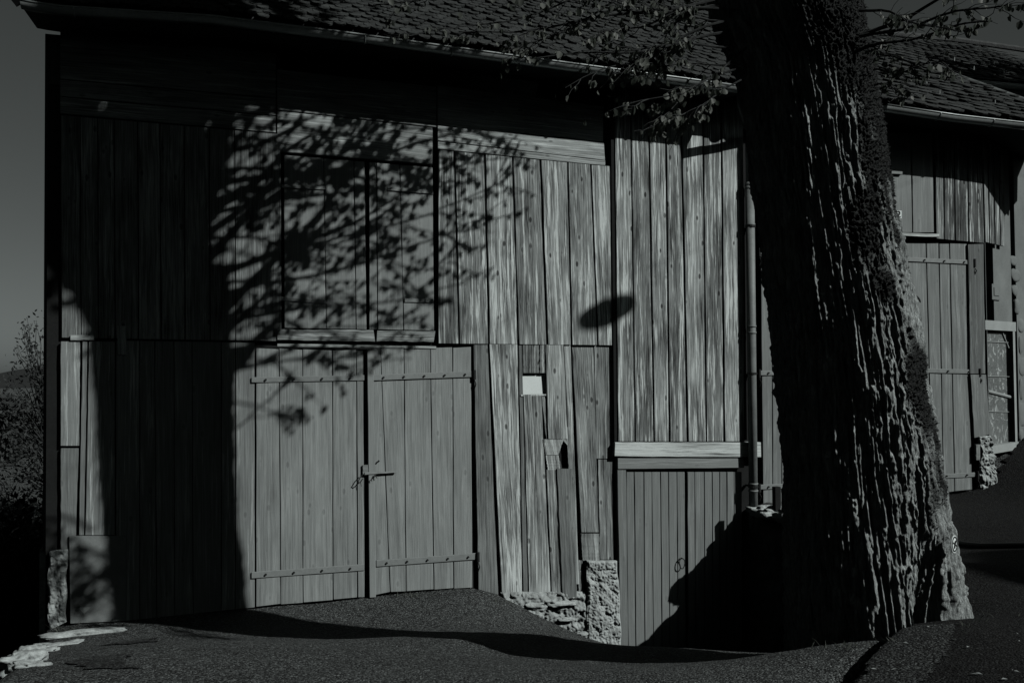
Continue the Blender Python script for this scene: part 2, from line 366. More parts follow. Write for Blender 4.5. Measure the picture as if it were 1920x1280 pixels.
# tarmac of the road on the right, darkened in place of shade, a sheet just above the old surface, with its rounded edge
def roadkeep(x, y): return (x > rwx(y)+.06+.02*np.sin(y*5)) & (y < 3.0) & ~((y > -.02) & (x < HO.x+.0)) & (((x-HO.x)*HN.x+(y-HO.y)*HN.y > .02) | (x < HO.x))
road = kind(grid_mesh('road', axis(3.3, 20, [(3.3, 9, .05), (9, 20, .2)]), axis(-14, 3, [(-14, -8, .25), (-8, 3, .05)]), SHADED, .022, roadkeep, .004), 'structure')
# strip of tarmac at the foot of the tree, paler in place of sunlight
sc_ = [PT(1700, 1215, 5.9), PT(1795, 1185, 5.9), PT(1760, 1280, 5.0), PT(1680, 1330, 4.5), PT(1600, 1330, 4.5), PT(1640, 1240, 5.5)]
def inpoly(x, y, poly):
    c = np.zeros(x.shape, bool); n = len(poly)
    for i in range(n):
        x1, y1 = poly[i][0], poly[i][1]; x2, y2 = poly[i-1][0], poly[i-1][1]
        c ^= ((y1 > y) != (y2 > y)) & (x < (x2-x1)*(y-y1)/(y2-y1+1e-12)+x1)
    return c
kind(grid_mesh('pavement', axis(2, 6.5, [(2, 6.5, .03)]), axis(-8, -4, [(-8, -4, .03)]), PATCH, .030, lambda x, y: inpoly(x+noise(x*5, y*5, 1)*.03, y+noise(x*5, y*5, 2)*.03, sc_), .003), 'structure')
# low kerb lip whose far side falls away between the yard and the road
def gz(x, y): return float(ground_z(np.array([x]), np.array([y]))[0])
# worn tar patches in the yard
for pts in ([PT(150, 1260, 6.0), PT(240, 1250, 6.0), PT(250, 1285, 5.4), PT(120, 1290, 5.4)], [PT(205, 1205, 7.9), PT(290, 1178, 8.4), PT(300, 1193, 8.0), PT(240, 1212, 7.4), PT(210, 1214, 7.4)]):
    x0, x1 = min(p.x for p in pts)-.1, max(p.x for p in pts)+.1; y0, y1 = min(p.y for p in pts)-.1, max(p.y for p in pts)+.1
    kind(grid_mesh('tar_patch', np.arange(x0, x1, .03), np.arange(y0, y1, .03), PATCH, .008, lambda x, y, q=pts: inpoly(x+noise(x*4, y*4, 5)*.08, y+noise(x*4, y*4, 6)*.08, q), .006), 'structure')

def rock(name, c, r, seed, mat, parent=None, squash=(1, 1, .6), n=26, rough=.35):
    th = np.linspace(0, math.pi, n); ph = np.linspace(0, 2*math.pi, 2*n, endpoint=False)
    T, P = np.meshgrid(th, ph, indexing='ij'); x, y, z = np.sin(T)*np.cos(P), np.sin(T)*np.sin(P), np.cos(T)
    d = 1+rough*noise(x*1.7+seed, y*1.7, z*1.7)+rough*.5*np.abs(noise(x*4+seed, y*4, z*4))+rough*.15*noise(x*11+seed, y*11, z*11)
    x, y, z = [np.sign(q)*np.abs(q)**.8 for q in (x, y, z)]
    V = np.stack([x*d*r*squash[0]+c[0], y*d*r*squash[1]+c[1], z*d*r*squash[2]+c[2]], -1).reshape(-1, 3); m_ = 2*n
    i, j = np.meshgrid(np.arange(n-1), np.arange(m_), indexing='ij')
    Fq = np.stack([i*m_+j, (i+1)*m_+j, (i+1)*m_+(j+1) % m_, i*m_+(j+1) % m_], -1).reshape(-1, 4)
    return mesh_np(name, V, Fq, mat, parent, True)
KERBL = ['long flat pale stone at the foot of the barn corner', 'thin pale sliver of stone beside the long flat one at the barn corner', 'small flat pale stone midway along the yard edge', 'round pale stone between the small flat one and the big broken one', 'big pale broken stone at the yard edge nearest the camera', 'wedge of pale stone against the big broken one at the bottom left']
for k, (px, py, t, r, sq) in enumerate(((150, 1184, 8.9, .12, (2.2, .8, .25)), (106, 1197, 8.2, .10, (1.6, .8, .22)), (78, 1221, 7.3, .07, (1.3, .9, .35)), (55, 1240, 6.5, .075, (1.2, 1, .6)), (42, 1262, 5.9, .085, (1.3, 1, .6)), (62, 1274, 5.6, .06, (1.4, .8, .5)))):
    p = PT(px, py, t); o = rock('edge_stone', (p.x, p.y, gz(max(p.x, edgex(p.y)+.1), p.y)+.0), r, 3+k*5, STONE, squash=sq, rough=.6)
    tag(o, KERBL[k], 'stone', 'stones along the yard edge')

# ------------------------------------------------------------------ timber barn
BL = PL(82, 600).x; BR = PL(1412, 600).x; MIDX = PL(1150, 900).x
barn = thing('timber_barn', (3, 0, 0), 'old timber barn with weathered plank walls, tiled roof and painted double doors', 'barn')
GUT = [(40, 4), (60, 8), (113, 16), (400, 34), (640, 64), (1000, 113), (1280, 150), (1396, 166)]
GP = [PL(a, b, -.60) for a, b in GUT]
def zgut(x): return float(np.interp(x, [p.x for p in GP], [p.z for p in GP]))
def cut(px, ys):                        # polyline lookup in photo pixels
    return float(np.interp(px, [q[0] for q in ys], [q[1] for q in ys]))
YJ = [(80, 634), (130, 636), (520, 642), (690, 646), (1150, 651)]        # joint between the storeys
def planks(mb, tops, bots, ytop, ybot, y, tones, pale=0, con=1, th=.028, gap=2.2, jit=.004, rag=0, plane=None, P=None, seg=8):
    """planks between successive edges; edges given in photo pixels on the wall plane"""
    P = P or (lambda a, b: PL(a, b, 0))
    for i in range(len(tops)-1):
        a, b, c, d = tops[i]+gap/2, tops[i+1]-gap/2, bots[i+1]-gap/2, bots[i]+gap/2
        t = tones[i % len(tones)] if isinstance(tones, (list, tuple)) else tones*random.uniform(.78, 1.2)
        pl = pale[i % len(pale)] if isinstance(pale, (list, tuple)) else pale*random.uniform(.3, 1.2)
        yt, yb = (cut(q, v) if isinstance(v, list) else v for q, v in ((a, ytop), (c, ybot)))
        yt2, yb2 = (cut(q, v) if isinstance(v, list) else v for q, v in ((b, ytop), (d, ybot)))
        mb.slab(P(a, yt), P(b, yt2), P(c, yb), P(d, yb2), y-random.uniform(0, jit), th, t, pl, con, seg=seg, rag=rag, plane=plane)
# dark backing behind every gap and the closed body of the barn
body = MB(); DEPTH = 9.0; zT = 5.35
def wallbox(mb, x0, x1, z0, z1, y0=.045, y1=.16): mb.box((x0, y0, z0), (x1, y1, z1), (.03, 0, 1))
H_ = [PL(982, 701), PL(1011, 738)]
hx0, hx1, hz0, hz1 = H_[0].x-.05, H_[1].x+.12, H_[1].z-.04, H_[0].z+.05
wallbox(body, BL+.02, hx0, -1.2, zT); wallbox(body, hx1, BR-.05, -1.2, zT); wallbox(body, hx0, hx1, -1.2, hz0); wallbox(body, hx0, hx1, hz1, zT)
body.box((BL+.02, .16, -1.2), (BL+.14, DEPTH, zT)); body.box((BR-.17, .16, -1.2), (BR-.05, DEPTH, zT)); body.box((BL+.02, DEPTH, -1.2), (BR-.05, DEPTH+.12, zT))
body.build('inner_wall', DARKW, barn)
# set-back gable end strip at the left corner
sp = MB(); P35 = lambda a, b: PL(a, b, .30)
sp.box((PL(82, 600, .30).x, .30, PL(82, 1033, .3).z), (BL+.45, .34, 5.93), (.07, 0, 1)); sp.build('gable_board', PAINT, barn)
# upper left cladding
up = MB()
e = [113, 150, 183, 214, 258, 300, 345, 392, 440, 527]
planks(up, e, [x+2 for x in e], [(110, 216), (527, 252)], [(q, v-3) for q, v in YJ], 0, .17, .25, .9, seg=12)
up.build('cladding', WOOD, barn)
bd = MB()                               # horizontal boards under the eave
for yt, yb, x0, x1, tn in (([(113, 150), (527, 186)], [(113, 180), (527, 217)], 113, 517, .20), ([(113, 182), (527, 219)], [(113, 213), (527, 250)], 113, 517, .19), ([(519, 130), (815, 163)], [(519, 206), (815, 238)], 520, 818, .19), ([(519, 208), (815, 240)], [(519, 284), (815, 309)], 520, 811, .22), ([(113, 60), (527, 100)], [(113, 148), (527, 184)], 113, 517, .2), ([(819, 160), (1135, 200)], [(819, 234), (1135, 266)], 821, 1131, .27)):
    bd.slab(PL(x0, cut(x0, yt)), PL(x1, cut(x1, yt)), PL(x1, cut(x1, yb)), PL(x0, cut(x0, yb)), 0.0, .028, tn, .25, .7, horiz=True, seg=8)
bd.slab(PL(821, 266), PL(1134, 302), PL(1134, 311), PL(821, 280), -.012, .03, .30, .3, .7, horiz=True)
bd.slab(PL(821, 235), PL(1132, 268), PL(1134, 301), PL(821, 264), -.004, .03, .27, .3, .7, horiz=True)
bd.build('eave_boards', WOOD, barn)
# loft hatch: two leaves, strap hinges and sill
YH = [(527, 288), (812, 312)]; YHB = [(527, 614), (812, 619)]
for tp, bt in (([532, 607, 664, 684], [533, 612, 668, 688]), ([692, 706, 750, 812], [692, 708, 757, 815])):
    h = MB(); planks(h, tp, bt, [(q, v+2) for q, v in YH], YHB, .008, [.21, .20, .22], .10, .45, gap=1.6, jit=.003)
    leaf = h.build('hatch_leaf', PAINT, barn)
    for (xa, ya, xb, yb) in (((528, 349, 612, 353), (528, 560, 612, 566)) if tp[0] < 600 else ((727, 354, 812, 361), (759, 563, 812, 564))):
        s = MB(); s.slab(PL(xa, ya-3.5), PL(xb, yb-3.5), PL(xb, yb+3.5), PL(xa, ya+3.5), -.006, .012, .24, horiz=True)
        s.build('strap_hinge', IRON, leaf)
b = MB(); b.slab(PL(520, 617), PL(700, 619), PL(703, 640), PL(520, 637), -.02, .05, .20, .35, 1, horiz=True, rag=.01, seg=16, wob=.004)
b.slab(PL(706, 620), PL(814, 621), PL(814, 641), PL(706, 640), -.02, .05, .20, .35, 1, horiz=True, rag=.01, seg=10, wob=.004)
b.slab(PL(520, 644), PL(817, 649), PL(817, 654), PL(520, 650), -.022, .02, .26, .2, .6, horiz=True)
b.build('hatch_sill', WOOD, barn)
# upper middle cladding
mc = MB()
tp = [820, 851, 908, 960, 1012, 1063, 1106, 1144]; bt = [820, 860, 916, 971, 1025, 1070, 1119, 1152]
planks(mc, tp, bt, [(820, 282), (1134, 313)], [(q, v-4) for q, v in YJ], -.018, [.15, .19, .24, .17, .23, .19, .24], [.6, 1.1, 1.3, .8, 1.0, .8, 1.2], 1.2, jit=.022, gap=3.2, seg=14, th=.04)
mc.build('cladding', WOOD, barn)
# tall boards at the right
tb = MB()
tp = [1147, 1178, 1211, 1243, 1271, 1312, 1347, 1389]; bt = [1154, 1187, 1222, 1251, 1284, 1319, 1353, 1391]
planks(tb, tp, bt, 168, [(1154, 826), (1391, 826)], -.055, [.23, .15, .22, .17, .24, .16, .25], [1.2, .9, .8, 1.0, .8, .9, 1.3], 1.2, jit=.022, gap=3.2, seg=16, th=.04)
tb.build('cladding', WOOD, barn)
b = MB(); b.box((PL(1152, 800, -.05).x, -.05, PL(1150, 832).z), (BR-.10, .04, PL(1150, 150).z), (.04, 0, 1)); b.build('cladding_frame', DARKW, barn)
# pale lintel and the painted head rail of the small door
b = MB(); b.slab(PL(1153, 829, -.08), PL(1427, 829, -.08), PL(1427, 857, -.08), PL(1153, 855, -.08), -.0, .12, .46, 1.2, .8, horiz=True, rag=.004, seg=12); b.build('lintel', WOOD, barn)
sm = MB(); sm.slab(PL(1155, 858), PL(1390, 858), PL(1390, 876), PL(1155, 878), -.06, .1, .20, .1, .4, horiz=True); sm.slab(PL(1154, 880), PL(1170, 880), PL(1174, 1212), PL(1160, 1212), -.06, .1, .17, .1, .4)
sm.build('door_frame', PAINT, barn)
for tp, bt in (([1172, 1187, 1205, 1220, 1236, 1251, 1267, 1282], [1176, 1190, 1207, 1223, 1239, 1254, 1269, 1284]), ([1286, 1300, 1318, 1333, 1347, 1360, 1374, 1389], [1288, 1302, 1319, 1334, 1348, 1361, 1375, 1390])):
    s = MB(); planks(s, tp, bt, 884, 1214, -.03, [.175, .17, .185, .19, .17, .18, .175], .08, .45, gap=1.3, jit=.003)
    lf = s.build('small_door_leaf', PAINT, barn)
    if tp[0] < 1200:
        r = MB(); c = PL(1279, 1056, -.075); r.tube([c+Vector((.035*math.cos(a), -.006*math.sin(a*2), .06*math.sin(a))) for a in np.linspace(0, 2*math.pi, 17)], .006, 6); r.tube([c+Vector((0, .03, .06)), c+Vector((0, -.015, .06))], .008, 6)
        r.build('ring_handle', DARKIRON, lf)
        c = None
# lower middle boards, crooked and patched
lm = MB()
def q(x0, x1, x2, x3, yt, yb, y, tone, pale, con=1.1, **k):
    lm.slab(PL(x0, yt if not isinstance(yt, tuple) else yt[0]), PL(x1, yt if not isinstance(yt, tuple) else yt[1]), PL(x2, yb if not isinstance(yb, tuple) else yb[1]), PL(x3, yb if not isinstance(yb, tuple) else yb[0]), y, .03, tone, pale, con, seg=14, wob=.003, **k)
q(888, 914, 934, 897, 645, (1104, 1114), -.004, .15, .05, .8)
q(917, 969, 978, 940, 645, (1116, 1118), -.02, .26, 1.0)
q(972, 978, 990, 981, 645, 1114, -.004, .14, .1, .8)
q(980, 1010, 1010, 980, 646, 699, -.008, .20, .2)
q(981, 1014, 1032, 991, 740, 1114, -.014, .24, .4, rag=.004)
q(1022, 1055, 1063, 1027, 646, 822, -.026, .25, .5)
q(1012, 1021, 1021, 1012, 646, 699, -.012, .2, .3)
q(1015, 1021, 1033, 1030, 740, 880, -.004, .2, .3)
q(1017, 1056, 1046, 1022, 823, 852, -.022, .25, .5)
q(1022, 1046, 1054, 1026, 853, 880, -.022, .25, .5)
q(1024, 1041, 1051, 1034, 880, 1114, -.022, .25, .4)
q(1061, 1067, 1075, 1065, 800, 878, -.022, .24, .4)
q(1052, 1062, 1063, 1062, 822, 834, -.022, .24, .4)
q(1042, 1072, 1079, 1053, 878, 1119, -.045, .15, .05, .7)
q(1057, 1069, 1085, 1077, 646, 1094, -.012, .26, .6)
q(1072, 1112, 1122, 1090, 646, 997, -.004, .20, .35)
q(1114, 1148, 1150, 1118, 646, 859, -.004, .19, .2)
q(1121, 1149, 1151, 1125, 861, 1048, -.002, .17, .2)
q(1089, 1123, 1124, 1092, 1000, 1050, -.012, .18, .3)
q(1080, 1092, 1095, 1085, 1050, 1108, -.003, .2, .2)
lm.build('patched_boards', WOOD, barn)
b = MB(); b.tube([PL(938, 650, -.03), PL(920, 840, -.03), PL(940, 1098, -.03)], .001, 4)
# square opening in the planks with a whitewashed board behind
b = MB(); zz0, zz1 = PL(990, 739).z, PL(990, 700).z; xa, xb = PL(979, 720).x, PL(1023, 720).x
b.add([(xa-.02, .018, zz0-.03), (xb+.03, .018, zz0-.03), (xb+.03, .034, zz1+.03), (xa-.02, .034, zz1+.03), (xa-.02, .03, zz0-.035), (xb+.03, .03, zz0-.035), (xb+.03, .046, zz1+.025), (xa-.02, .046, zz1+.025)], [(0, 1, 2, 3), (7, 6, 5, 4), (0, 4, 5, 1), (1, 5, 6, 2), (2, 6, 7, 3), (3, 7, 4, 0)]); b.build('window_board', WHITE, barn)
b = MB(); b.box((xb+.0, -.016, zz0-.02), (xb+.02, .055, zz1+.02), (.05, 0, 1)); b.box((xa-.02, .0, zz1+.012), (xb+.02, .04, zz1+.03), (.18, 0, 1)); b.box((xa-.02, -.014, zz0-.018), (xb+.01, .055, zz0), (.4, 0, 1))
b.build('window_frame', WOOD, barn)
# barn doors
YT = [(470, 652), (680, 656), (885, 652)]; YB = [(130, 1172), (240, 1162), (470, 1138), (690, 1119), (740, 1110), (885, 1103)]
def strap(parent, x0, y0, x1, y1, h, Y, nb, hook=None, mat=IRON, P=None, plane=None):
    P = P or PL
    s = MB(); s.slab(P(x0, y0-h/2, Y), P(x1, y1-h/2, Y), P(x1, y1+h/2, Y), P(x0, y0+h/2, Y), 0, .012, .30, horiz=True, wob=.0005)
    o = s.build('strap_hinge', mat, parent)
    for i in range(nb):
        bo = MB(); k = (i+.5)/nb; p = P(x0+(x1-x0)*k, y0+(y1-y0)*k, Y); bo.tube([p, p+Vector((0, -.016, 0))], .011, 7)
        bo.build('bolt', DARKIRON, parent)
    if hook:
        hk = MB(); p = P(hook, (y1 if abs(hook-x1) < abs(hook-x0) else y0), Y)
        hk.tube([p+Vector((0, -.012, .045)), p+Vector((0, -.012, -.06))], .018, 8)
        hk.tube([p+Vector((0, 0, -.06)), p+Vector((.012, -.03, -.11)), p+Vector((0, -.005, -.17))], .007, 6)
        hk.build('hinge_pin', DARKIRON, parent)
ld = MB(); planks(ld, [480, 523, 567, 623, 668, 681], [480, 526, 568, 624, 670, 684], [(q_, v+1) for q_, v in YT], [(a, b_-2) for a, b_ in YB], -.012, [.225, .22, .235, .225, .21], .05, .8, gap=1.4, jit=.002, rag=.006)
leafL = ld.build('door_leaf', PAINT, barn)
rd = MB(); planks(rd, [699, 713, 757, 806, 848, 883], [702, 731, 761, 813, 850, 886], [(q_, v-1) for q_, v in YT], [(a, b_-3) for a, b_ in YB], -.012, [.225, .23, .24, .235, .23], .05, .8, gap=1.4, jit=.002, rag=.006)
leafR = rd.build('door_leaf', PAINT, barn)
b = MB(); b.slab(PL(688, 656), PL(699, 656), PL(704, 1117), PL(692, 1118), -.040, .06, .24, 0, .4); b.build('cover_strip', PAINT, leafR)
strap(leafL, 472, 712, 683, 708, 10, -.026, 4); strap(leafL, 472, 1078, 683, 1063, 12, -.026, 4, hook=None)
strap(leafR, 700, 708, 891, 701, 11, -.028, 5, hook=889); strap(leafR, 706, 1056, 897, 1042, 12, -.028, 5, hook=896)
b = MB(); b.slab(PL(680, 872, -.04), PL(690, 871, -.04), PL(690, 888, -.04), PL(680, 889, -.04), 0, .03, .3)
b.slab(PL(684, 885, -.05), PL(743, 883, -.05), PL(743, 886, -.05), PL(684, 890, -.05), 0, .02, .28, horiz=True)
b.build('latch_bar', IRON, leafR)
b = MB(); c = PL(681, 888, -.06); b.tube([c, c+Vector((-.03, -.01, -.03)), c+Vector((-.06, -.02, -.08)), c+Vector((-.055, -.01, -.1)), c+Vector((-.03, 0, -.085)), c+Vector((-.005, 0, -.05))], .006, 6)
b.tube([c+Vector((-.03, 0, -.085)), c+Vector((-.02, 0, -.13))], .003, 5); b.build('latch_wire', DARKIRON, leafR); b = MB(); c = PL(703, 889, -.06); b.tube([c, c+Vector((-.01, -.01, -.03)), c+Vector((-.04, -.01, -.05)), c+Vector((-.035, 0, -.07))], .005, 6); b.tube([c, c+Vector((.02, -.01, -.04))], .005, 6)
b.build('latch_wire', DARKIRON, leafR); b = MB(); b.tube([PL(708, 866, -.03), PL(711, 863, -.04)], .009, 6)
b.build('nail', DARKIRON, leafR)
# left stretch of lower boards, old repairs
ll = MB()
def l(x0, x1, x2, x3, yt, yb, y, tone, pale, con=.8, mb=ll):
    mb.slab(PL(x0, yt), PL(x1, yt), PL(x2, yb), PL(x3, yb), y, .03, tone, pale, con, seg=14, wob=.002)
l(114, 150, 148, 114, 640, 835, -.008, .23, .4); l(114, 147, 141, 114, 840, 1030, -.004, .15, .1)
l(155, 164, 157, 148, 640, 1002, -.012, .16, .15); l(167, 215, 215, 160, 640, 1002, -.010, .19, .4)
planks(ll, [217, 262, 290, 326, 360, 415, 441, 478], [217, 262, 294, 328, 362, 415, 441, 478], [(q_, v+1) for q_, v in YJ], YB, -.006, .175, .25, .8, seg=10, gap=1.6)
ll.build('cladding', PAINT, barn)
b = MB(); b.slab(PL(133, 628), PL(177, 628), PL(177, 638), PL(133, 638), -.03, .03, .28, .3, .6, horiz=True); b.build('batten', WOOD, barn); b = MB(); b.slab(PL(219, 611), PL(237, 611), PL(238, 665), PL(222, 665), -.02, .02, .26, .3, .6); b.build('batten', WOOD, barn)
b = MB(); vs = [PL(130, 1004, -.03), PL(236, 1004, -.03), PL(236, 1163, -.03), PL(132, 1168, -.03)]
bp = MB(); bp.box((PL(140,1140).x, -.022, PL(150,1158).z), (PL(180,1140).x, -.015, PL(150,1128).z)); bp.build('exposed_stone', LIME, barn)
tri = [PL(146, 1137, -.03), PL(173, 1135, -.03), PL(158, 1150, -.03)]
bk = [v+Vector((0, .012, 0)) for v in vs]; tb_ = [v+Vector((0, .012, 0)) for v in tri]
V_ = vs+tri+bk+tb_
fs = [(0, 1, 5, 4), (1, 2, 5), (2, 6, 5), (2, 3, 6), (3, 4, 6), (3, 0, 4)]
fs = fs+[tuple(i+7 for i in f[::-1]) for f in fs]+[(0, 7, 8, 1), (1, 8, 9, 2), (2, 9, 10, 3), (3, 10, 7, 0), (4, 5, 12, 11), (5, 6, 13, 12), (6, 4, 11, 13)]
b.add(V_, fs, None, (.2, 0, 1)); sh = b.build('sheet_patch', SHEET, barn)
def stonewall(name, quad, y, depth, mat, parent, nx=40, ny=60, amp=.03, seed=0, freq=7, stretch=1.0):
    """rough masonry block: four corners on the wall plane, relief modelled in the mesh"""
    tl, tr, br, bl = quad; U, Vv = np.meshgrid(np.linspace(0, 1, nx), np.linspace(0, 1, ny), indexing='ij')
    P4 = [np.array(p) for p in (tl, tr, br, bl)]
    P = ((1-U)*(1-Vv))[..., None]*P4[0]+(U*(1-Vv))[..., None]*P4[1]+(U*Vv)[..., None]*P4[2]+((1-U)*Vv)[..., None]*P4[3]
    X, Z = P[..., 0]+P[..., 1], P[..., 2]
    hgt = np.abs(noise(X*freq+seed, 0, Z*freq*stretch))*1.2+np.abs(noise(X*freq*2.3, seed, Z*freq*2.3*stretch))*.6+noise(X*freq*6, seed, Z*freq*6)*.35
    ed = np.minimum(np.minimum(U, 1-U)*nx/3, 1)*np.minimum(np.minimum(Vv, 1-Vv)*ny/3+.3, 1)
    P[..., 1] += y-(hgt*amp)*ed; P[..., 0] += noise(Z*6, seed, 1)*.012; P[..., 2] += noise(X*6, seed, 2)*.012
    B = P.copy(); B[..., 1] = P4[0][1]+y+depth
    V = np.concatenate([P.reshape(-1, 3), B.reshape(-1, 3)]); N = nx*ny
    i, j = np.meshgrid(np.arange(nx-1), np.arange(ny-1), indexing='ij'); a = (i*ny+j).ravel()
    F1 = np.stack([a, a+1, a+ny+1, a+ny], -1); F2 = F1[:, ::-1]+N
    def side(ix): ix = np.array(ix); return np.stack([ix[:-1], ix[1:], ix[1:]+N, ix[:-1]+N], -1)
    sides = np.concatenate([side(np.arange(ny)), side((nx-1)*ny+np.arange(ny)), side(np.arange(nx)*ny), side(np.arange(nx)*ny+ny-1)])
    return mesh_np(name, V, np.concatenate([F1, F2, sides]), mat, parent, True)
rockp = STONE
stonewall('corner_stone', (PL(92, 1035), PL(127, 1030), PL(124, 1166), PL(91, 1182)), -.01, .35, STONE, barn, 36, 90, .022, 3, 9)
stonewall('stone_pier', (PL(1098, 1050), PL(1154, 1049), PL(1161, 1210), PL(1096, 1204)), -.06, .3, STONE, barn, 60, 130, .028, 8, 11, .7)
stonewall('stone_plinth', (PL(938, 1108), PL(1100, 1108), PL(1100, 1215), PL(930, 1215)), -.01, .3, MORTAR, barn, 120, 70, .045, 12, 7, 1.3)
b = MB(); b.box((BL-.08, .32, -1.5), (BL+.02, .5, PL(82, 1040).z), (.3, 0, 1)); b.build('footing', MORTAR, barn)
# a few loose pale stones bedded in the plinth
b = MB()
for px, py, r, sq in ((1004, 1134, .06, (1.8, .8, .6)), (989, 1147, .035, (1.4, .8, .7)), (1010, 1153, .035, (1.3, 1, .9)), (1055, 1131, .07, (2.2, .7, .4)), (1092, 1188, .05, (1.8, .8, .5)), (1060, 1160, .05, (2, .8, .4))):
    p = PL(px, py, -.05); rock('plinth_stone', p, r, px, STONE, barn, sq, 18)
# eave: fascia, soffit, gutter
cosP, sinP = math.cos(math.radians(38)), math.sin(math.radians(38))
so_ = MB(); n_ = len(GP)
for i in range(n_-1):
    a, c = GP[i], GP[i+1]
    z1, z2 = a.z, c.z
    vs = [(a.x, -.50, z1-.03), (c.x, -.50, z2-.03), (c.x, .2, z2+.03), (a.x, .2, z1+.03), (a.x, -.50, z1+.10), (c.x, -.50, z2+.10), (c.x, .2, z2+.66), (a.x, .2, z1+.66)]
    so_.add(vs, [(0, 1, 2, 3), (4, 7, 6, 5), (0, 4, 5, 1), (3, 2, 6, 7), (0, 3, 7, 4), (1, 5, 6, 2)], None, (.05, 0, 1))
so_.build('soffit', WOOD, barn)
def gutter(name, pts, r, parent, rings=(), ends=True):
    mb = MB(); n = 12; vs = []; k = len(pts)
    for i, p in enumerate(pts):
        for j in range(n+1):
            an = math.pi+math.pi*j/n; vs.append((p.x, p.y+r*math.cos(an), p.z+r*math.sin(an)))
        for j in range(n+1):
            an = 2*math.pi-math.pi*j/n; vs.append((p.x, p.y+(r-.006)*math.cos(an), p.z+(r-.006)*math.sin(an)))
    m_ = 2*(n+1); fs = [(i*m_+j, i*m_+(j+1) % m_, (i+1)*m_+(j+1) % m_, (i+1)*m_+j) for i in range(k-1) for j in range(m_)]
    mb.add(vs, fs)
    mb.tube([p+Vector((0, -r, 0)) for p in pts], .010, 8)
    if ends:
        for i in (0, k-1): mb.add([pts[i]]+[Vector(vs[i*m_+j]) for j in range(n+1)], [(0, j+1, j+2) for j in range(n)])
    for t in rings:
        p = pts[0].lerp(pts[-1], t) if k == 2 else Vector((pts[0].x+(pts[-1].x-pts[0].x)*t, pts[0].y, 0))
        if k > 2: p.z = float(np.interp(p.x, [q_.x for q_ in pts], [q_.z for q_ in pts]))
        mb.tube([p+Vector((0, (r+.006)*math.cos(math.pi+math.pi*j/10), (r+.006)*math.sin(math.pi+math.pi*j/10))) for j in range(11)], .006, 5)
    return mb.build(name, ZINC, parent, True)
gutter('gutter', GP, .065, barn, [.12*i+.06 for i in range(8)])
dp = MB(); xp = PL(1412, 600, -.13).x; g0 = Vector((GP[-1].x-.05, -.60, GP[-1].z-.05)); zb = PL(1412, 985, -.13).z; yp = -.15
def px_at(z): return PL(1405+ (EYE.z-z)*0, 600).x
x1_ = PL(1406, 345, yp).x; x2_ = PL(1413, 985, yp).x
dp.tube([g0, g0+Vector((0, 0, -.14)), Vector((x1_, yp-.02, g0.z-.36)), Vector((x1_, yp, g0.z-.48)), Vector((x1_, yp, PL(1406, 345, yp).z))], .045, 14)
dp.tube([Vector((x1_, yp, PL(1406, 345, yp).z+.02)), Vector((x2_, yp, PL(1413, 990, yp).z))], .052, 18)
for py in (345, 352, 420, 610, 622, 905, 918):
    z = PL(1410, py, yp).z; k = (py-345)/640; x = x1_+(x2_-x1_)*k; dp.tube([Vector((x, yp, z)), Vector((x, yp, z-.022))], .058, 18)
dp.build('downpipe', simple('dull_zinc', .26, .35, 6, 40, .2, .002, .6, .1, .3), barn, True)
for py in (425, 700, 912):
    b = MB()
    z = PL(1410, py, yp).z; k = (py-345)/640; x = x1_+(x2_-x1_)*k; b.box((x+.0, yp, z-.012), (x+.03, .03, z+.012)); b.tube([Vector((x, yp, z+.012)), Vector((x, yp, z-.012))], .060, 16)
    b.build('pipe_bracket', DARKIRON, barn)
# roof tiles
def tiles(mb, x0, x1, smax, origin, pitch, keep=None, w=.125, row=.105, seedo=0, xdir=Vector((1, 0, 0)), ydir=Vector((0, 1, 0))):
    cp, sp_ = math.cos(pitch), math.sin(pitch)
    up_ = ydir*cp+Vector((0, 0, sp_)); nn = xdir.cross(up_).normalized()
    if nn.z < 0: nn = -nn
    r = 0; s_ = 0.0
    while s_ < smax:
        x = x0+(r % 2)*w/2
        sag = .012*math.sin(s_*2.1)
        while x < x1:
            o = origin(x)+up_*(s_)+nn*(.02+sag*math.sin(x*1.3))
            if keep is None or keep(o):
                rz = random.gauss(0, .035); lift = .030+random.uniform(-.012, .022)
                ax = (xdir+up_*rz).normalized(); L = .24; ww = w*.95
                drop = random.gauss(0, .006)
                pr = [(-.5, .03), (-.36, .0), (-.15, -.018), (.15, -.018), (.36, 0), (.5, .03)]
                bot = [o+ax*(a*ww+w/2)+up_*(b_+drop)+nn*lift for a, b_ in pr]
                top = [o+ax*(-.5*ww+w/2)+up_*L+nn*.004, o+ax*(.5*ww+w/2)+up_*L+nn*.004]
                low_ = [p-nn*.016 for p in bot]
                mb.add(bot+top+low_, [(0, 1, 2, 3, 4, 5, 7, 6)]+[(i+1, i, 8+i, 9+i) for i in range(5)]+[(0, 6, 8), (7, 5, 13)], None)
            x += w
        s_ += row*random.uniform(.96, 1.04); r += 1
rf = MB(); tiles(rf, GP[0].x-.02, BR+.55, 4.6, lambda x: Vector((x, -.585, zgut(x)+.045)), math.radians(38))
roof = rf.build('roof', TILE, barn)
b = MB(); z0, z1 = zgut(GP[0].x), zgut(BR+.5)
vs = []
for x, z in ((GP[0].x, z0), (BR+.6, z1)):
    vs += [Vector((x, -.57, z+.03)), Vector((x, -.57+8*cosP, z+.03+8*sinP)), Vector((x, -.57+8*cosP+7, z+.03+8*sinP-6)), Vector((x, -.57, z-.02)), Vector((x, -.57+8*cosP, z-.08+8*sinP)), Vector((x, -.57+8*cosP+7, z-.1+8*sinP-6))]
